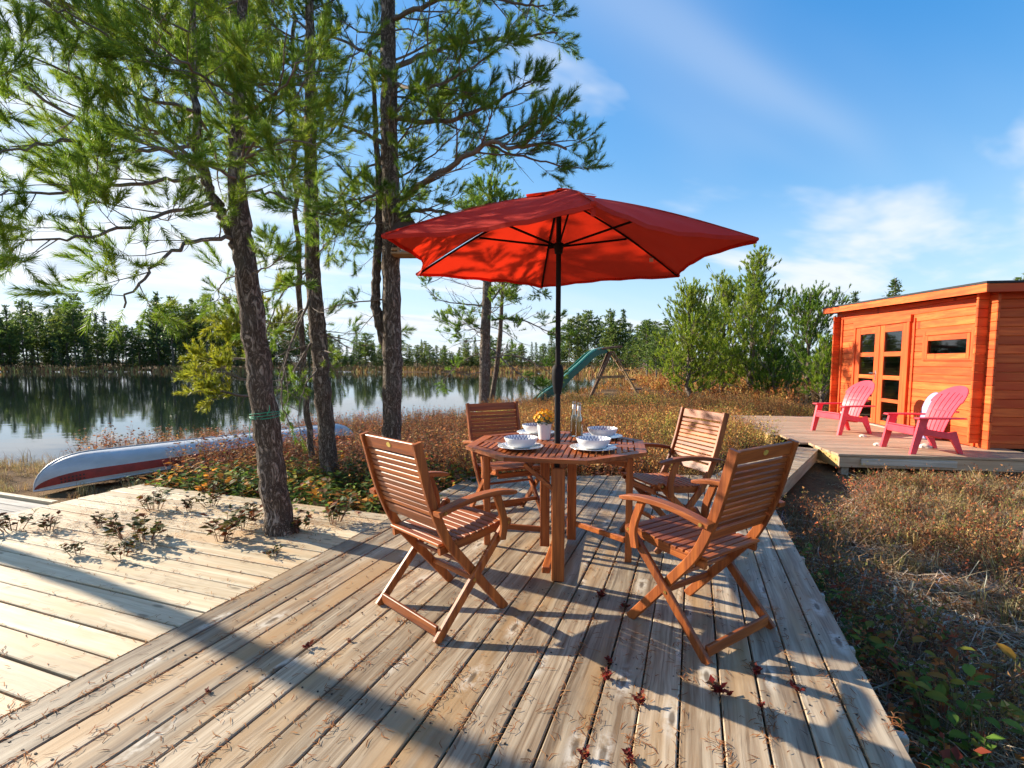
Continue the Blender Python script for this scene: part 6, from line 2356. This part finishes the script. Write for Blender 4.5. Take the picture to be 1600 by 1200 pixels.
def seedlings():
    gpal = [((0.035, 0.05, 0.015), 3), ((0.06, 0.075, 0.018), 3), ((0.14, 0.11, 0.02), 1.5), ((0.20, 0.06, 0.02), 2), ((0.10, 0.045, 0.02), 2)]
    rpal = [((0.22, 0.025, 0.02), 3), ((0.13, 0.03, 0.022), 3), ((0.28, 0.09, 0.03), 1.5), ((0.10, 0.055, 0.03), 2)]
    gm = []
    for i in range(6):
        V, F, C = broadleaf_clump(500 + i, 70, 0.085, 0.13, gpal, (0.03, 0.055))
        gm.append(np_mesh('seedling', V, F, C, M['leaf']))
    rr = random.Random(9)
    big = [(240, 795, 'seedling standing alone near the back edge of the pale deck'), (330, 790, 'seedling left of the leaning pine near the back edge'), (395, 810, 'seedling tight against the left foot of the leaning pine'),
           (345, 845, 'dark seedling in front of the leaning pine, left of its shadow'), (380, 825, 'upright seedling just left of the leaning pine base'), (470, 830, 'orange-leaved seedling at the right foot of the leaning pine'),
           (520, 815, 'seedling right of the leaning pine by the dining deck'), (200, 838, 'wide seedling in the middle of the pale deck'), (155, 825, 'yellowish seedling left of the wide one on the pale deck'),
           (225, 845, 'dark seedling touching the wide one on the pale deck'), (75, 828, 'small seedling left of the yellowish one'), (20, 828, 'seedling at the left picture edge on the pale deck'),
           (120, 865, 'low seedling in front of the yellowish one'), (190, 870, 'low seedling in front of the wide one'), (295, 800, 'small seedling between the back edge and the leaning pine'),
           (425, 870, 'tiny sprout on bare boards in front of the leaning pine')]
    for i, (u, v, lab) in enumerate(big):
        p = gp(u, v)
        o = link('seedling', gm[i % 6])
        o.location = (p.x, p.y, -0.01)
        s = rr.uniform(1.1, 1.7) * (0.45 if 'tiny' in lab else (0.7 if ('small' in lab or 'low' in lab) else 1.0))
        o.scale = (s, s, s)
        o.rotation_euler = (0, 0, rr.uniform(0, 6.28))
        tag(o, lab, 'seedling', 'seedlings growing through the pale deck')
    rm = []
    for i in range(4):
        V, F, C = broadleaf_clump(520 + i, 14, 0.022, 0.045, rpal, (0.022, 0.034))
        rm.append(np_mesh('leaf_sprig', V, F, C, M['leaf']))
    sp = [(488, 1015, 'red leaf sprig in a gap behind the left front chair'), (548, 1002, 'small red leaf sprig right of the one behind the left chair'), (940, 935, 'dark leaf sprig right of the table front leg'),
          (975, 952, 'dark leaf sprig at the front foot of the right chair'), (948, 1035, 'red leaf sprig in the middle of the foreground'), (950, 1062, 'brown sprig just in front of the middle red one'),
          (1003, 1103, 'curled red sprig right of the foreground middle'), (1128, 1088, 'tall brown-leaved sprig near the deck edge'), (1252, 1082, 'bright red leaf sprig nearest the deck edge'),
          (1210, 1110, 'small red sprig between the tall brown one and the deck edge'), (920, 1188, 'red sprig at the bottom of the picture'), (327, 1082, 'tiny red leaf on the left of the dining deck'),
          (1012, 1195, 'brown sprig at the bottom picture edge right of the red one'), (1168, 1050, 'dark bud sprig behind the right front chair'), (660, 870, 'dark sprig under the left front chair')]
    for i, (u, v, lab) in enumerate(sp):
        p = gp(u, v)
        # sprigs stand in the gap nearest to them
        uu = p.x * DU.x + p.y * DU.y
        vv = p.x * DV.x + p.y * DV.y
        w = 3.075 / 21
        uu = -2.36 + round((uu + 2.36) / w) * w
        q = duv(uu, vv)
        o = link('leaf_sprig', rm[i % 4])
        s = rr.uniform(0.65, 0.95) * (0.5 if 'tiny' in lab or 'small' in lab else 1.0) * (1.5 if 'tall' in lab else 1.0)
        o.location = (q.x, q.y, -0.004)
        o.scale = (s, s, s)
        o.rotation_euler = (0, 0, rr.uniform(0, 6.28))
        tag(o, lab, 'leaf sprig', 'leaf sprigs in the gaps of the dining deck')


seedlings()


def corner_plants():
    """leafy plants close to the camera beside the deck, each leaf a piece of its own"""
    rr = random.Random(31)
    cols = {'g': [(0.12, 0.20, 0.03), (0.17, 0.26, 0.04), (0.08, 0.14, 0.025)], 'o': [(0.42, 0.13, 0.02), (0.34, 0.09, 0.02), (0.30, 0.17, 0.03)], 'y': [(0.24, 0.21, 0.03), (0.16, 0.17, 0.025), (0.30, 0.15, 0.03)]}
    lm = {}
    for k, cs in cols.items():
        for i, c in enumerate(cs):
            pts, f = leaf_tris(np.zeros(3), np.array([0, 1.0, 0]), np.array([0, 0, 1.0]), 1.0, 0.29, 0.3, True)
            V = np.array(pts)
            V[:, 2] -= 0.18 * V[:, 1] ** 2
            C = np.array([c] * len(V))
            C[4] *= 0.7
            lm[(k, i)] = np_mesh('leaf', V, np.array(f), C, M['leaf'], True)
    stem = plain('green_stem', (0.12, 0.10, 0.04), 0.7)
    data = [(1470, 1165, 1.0, 22, 'ggy', 'green broad-leaved plant at the bottom right beside the deck'), (1585, 1150, 1.15, 14, 'ooy', 'large orange-leaved plant at the right picture corner'),
            (1405, 1075, 0.8, 16, 'gyo', 'mixed green and orange plant touching the deck edge'), (1525, 1190, 0.95, 18, 'gy', 'green plant left of the orange corner plant'),
            (1440, 1010, 0.7, 12, 'gog', 'small leafy plant with one orange leaf away from the deck edge'), (1365, 1010, 0.6, 12, 'gy', 'small green plant under the deck edge'),
            (1335, 960, 0.55, 12, 'ygo', 'tiny yellow-green plant by the joist end'), (1500, 1090, 0.7, 10, 'og', 'low plant with pale orange leaves in the brown litter')]
    for (u, v, s, n, kinds, lab) in data:
        p = gp(u, v, -0.30)
        p.z = gz(p.x, p.y)
        t = thing('leafy_plant', lab, 'plant', tuple(p), rr.uniform(0, 6.28))
        sm = MB()
        s *= 1.35
        H = 0.20 * s
        for j in range(n):
            a = j * 2.4
            r = 0.10 * s * math.sqrt((j + 0.5) / n)
            h = H * rr.uniform(0.45, 1.1)
            tip = Vector((r * math.cos(a), r * math.sin(a), h))
            sm.tube([(r * 0.25 * math.cos(a), r * 0.25 * math.sin(a), -0.02), tuple(tip)], [0.0022, 0.0014], 4)
            k = kinds[rr.randrange(len(kinds))]
            o = link('leaf', lm[(k, rr.randrange(3))], None, t)
            o.location = tip
            L = rr.uniform(0.045, 0.075) * (0.75 + 0.35 * s)
            o.scale = (L, L, L)
            o.rotation_euler = (rr.uniform(-0.2, 0.8), rr.uniform(-0.5, 0.5), a - math.pi / 2 + rr.uniform(-0.5, 0.5))
        sm.build('stems', stem, t)


corner_plants()


def sticks():
    pale = plain('bleached_stick', (0.46, 0.40, 0.33), 0.8, var=0.3, scale=14)
    rr = random.Random(3)
    S = [([(1330, 872), (1340, 890), (1362, 902), (1392, 908)], 0.009, 'curved bleached stick nearest the deck edge'), ([(1467, 955), (1505, 972), (1545, 985), (1600, 1018)], 0.010, 'long bleached stick running out of the picture at right'),
         ([(1396, 915), (1399, 932), (1388, 952)], 0.012, 'short forked bleached stick on dark soil'), ([(1435, 920), (1462, 945), (1466, 958)], 0.006, 'thin stick left of the long bleached one'),
         ([(1440, 975), (1462, 965)], 0.006, 'tiny pale stick below the long one'), ([(1455, 1022), (1490, 1026), (1512, 1022)], 0.005, 'thin curved stick in the shaded litter'),
         ([(1520, 930), (1560, 905), (1598, 880)], 0.006, 'thin grey stick slanting up at the right edge'), ([(1420, 850), (1470, 838), (1520, 846)], 0.005, 'thin grey stick across the dead grass')]
    for (pts, r, lab) in S:
        P = []
        for (u, v) in pts:
            p = gp(u, v, -0.30)
            P.append(Vector((p.x, p.y, gz(p.x, p.y) + 0.02 + r)))
        base = P[0].copy()
        path = bez([tuple(p - base) for p in P], 5)
        path = [q + Vector((rr.gauss(0, 0.004), rr.gauss(0, 0.004), 0)) for q in path]
        n = len(path)
        mb = MB().tube(path, [r * (1 - 0.6 * i / (n - 1)) for i in range(n)], 7)
        if r > 0.008:
            m = path[n // 2]
            mb.tube([tuple(m), tuple(m + Vector((0.05, 0.08, 0.03)))], [r * 0.5, r * 0.2], 5)
        o = mb.build('fallen_stick', pale, None, smooth=50)
        o.location = base
        tag(o, lab, 'stick', 'bleached sticks right of the deck')


sticks()

# ------------------------------------------------------------------ bird feeder and cord
def bird_feeder():
    c = at(637, 375, 5.86)
    t = thing('bird_feeder', 'small wooden bird feeder with a pointed brown roof on the pine trunk', 'bird feeder', (c.x, c.y, c.z))
    w = wood('feeder_wood', (0.22, 0.12, 0.06), (0.42, 0.27, 0.15), rough=0.75)
    rf = plain('feeder_roof', (0.085, 0.05, 0.04), 0.7, var=0.3, scale=20)
    MB().cbox((0, 0, -0.17), (0.34, 0.26, 0.025), 0.004).build('tray', w, t)
    for (x, y) in ((-0.09, -0.08), (0.09, -0.08), (-0.09, 0.08), (0.09, 0.08)):
        MB().cbox((x, y, -0.035), (0.022, 0.022, 0.245), 0.003).build('post', w, t)
    MB().cbox((0, 0.0, -0.045), (0.13, 0.12, 0.20), 0.004).build('seed_box', plain('seed_box', (0.45, 0.40, 0.30), 0.6), t)
    MB().add([(-0.16, -0.14, 0.088), (0.16, -0.14, 0.088), (0.16, 0.14, 0.088), (-0.16, 0.14, 0.088), (0, 0, 0.33), (-0.16, -0.14, 0.075), (0.16, -0.14, 0.075), (0.16, 0.14, 0.075), (-0.16, 0.14, 0.075)],
             [(0, 1, 4), (1, 2, 4), (2, 3, 4), (3, 0, 4), (8, 7, 6, 5), (0, 5, 6, 1), (1, 6, 7, 2), (2, 7, 8, 3), (3, 8, 5, 0)]).build('roof', rf, t)
    MB().beam((-0.19, 0.02, -0.10), (-0.07, 0.02, -0.10), 0.05, 0.03).build('bracket', w, t)


bird_feeder()


def cord():
    c = at(414, 650, 3.76)
    m = plain('green_cord', (0.03, 0.30, 0.18), 0.6)
    mb = MB()
    for k in range(3):
        pts = []
        for i in range(25):
            a = 2 * math.pi * i / 24
            pts.append((0.102 * math.cos(a), 0.102 * math.sin(a), 0.012 * k + 0.012 * math.sin(a + k)))
        mb.tube(pts, 0.003, 5)
    mb.tube([(0.06, -0.09, 0.02), (0.085, -0.10, 0.055), (0.09, -0.105, 0.09)], 0.003, 5)
    mb.tube([(-0.05, -0.095, 0.0), (-0.07, -0.10, -0.08), (-0.06, -0.11, -0.16)], 0.003, 5)
    o = mb.build('cord', m, None, smooth=50)
    o.location = c
    tag(o, 'green cord tied round the leaning pine trunk', 'cord')


cord()

# ------------------------------------------------------------------ render settings
cy = scene.cycles
cy.max_bounces = 6
cy.diffuse_bounces = 3
cy.glossy_bounces = 3
cy.transmission_bounces = 6
cy.transparent_max_bounces = 6
cy.caustics_reflective = False
cy.caustics_refractive = False
cy.use_denoising = True
cy.use_adaptive_sampling = True
cy.adaptive_threshold = 0.02
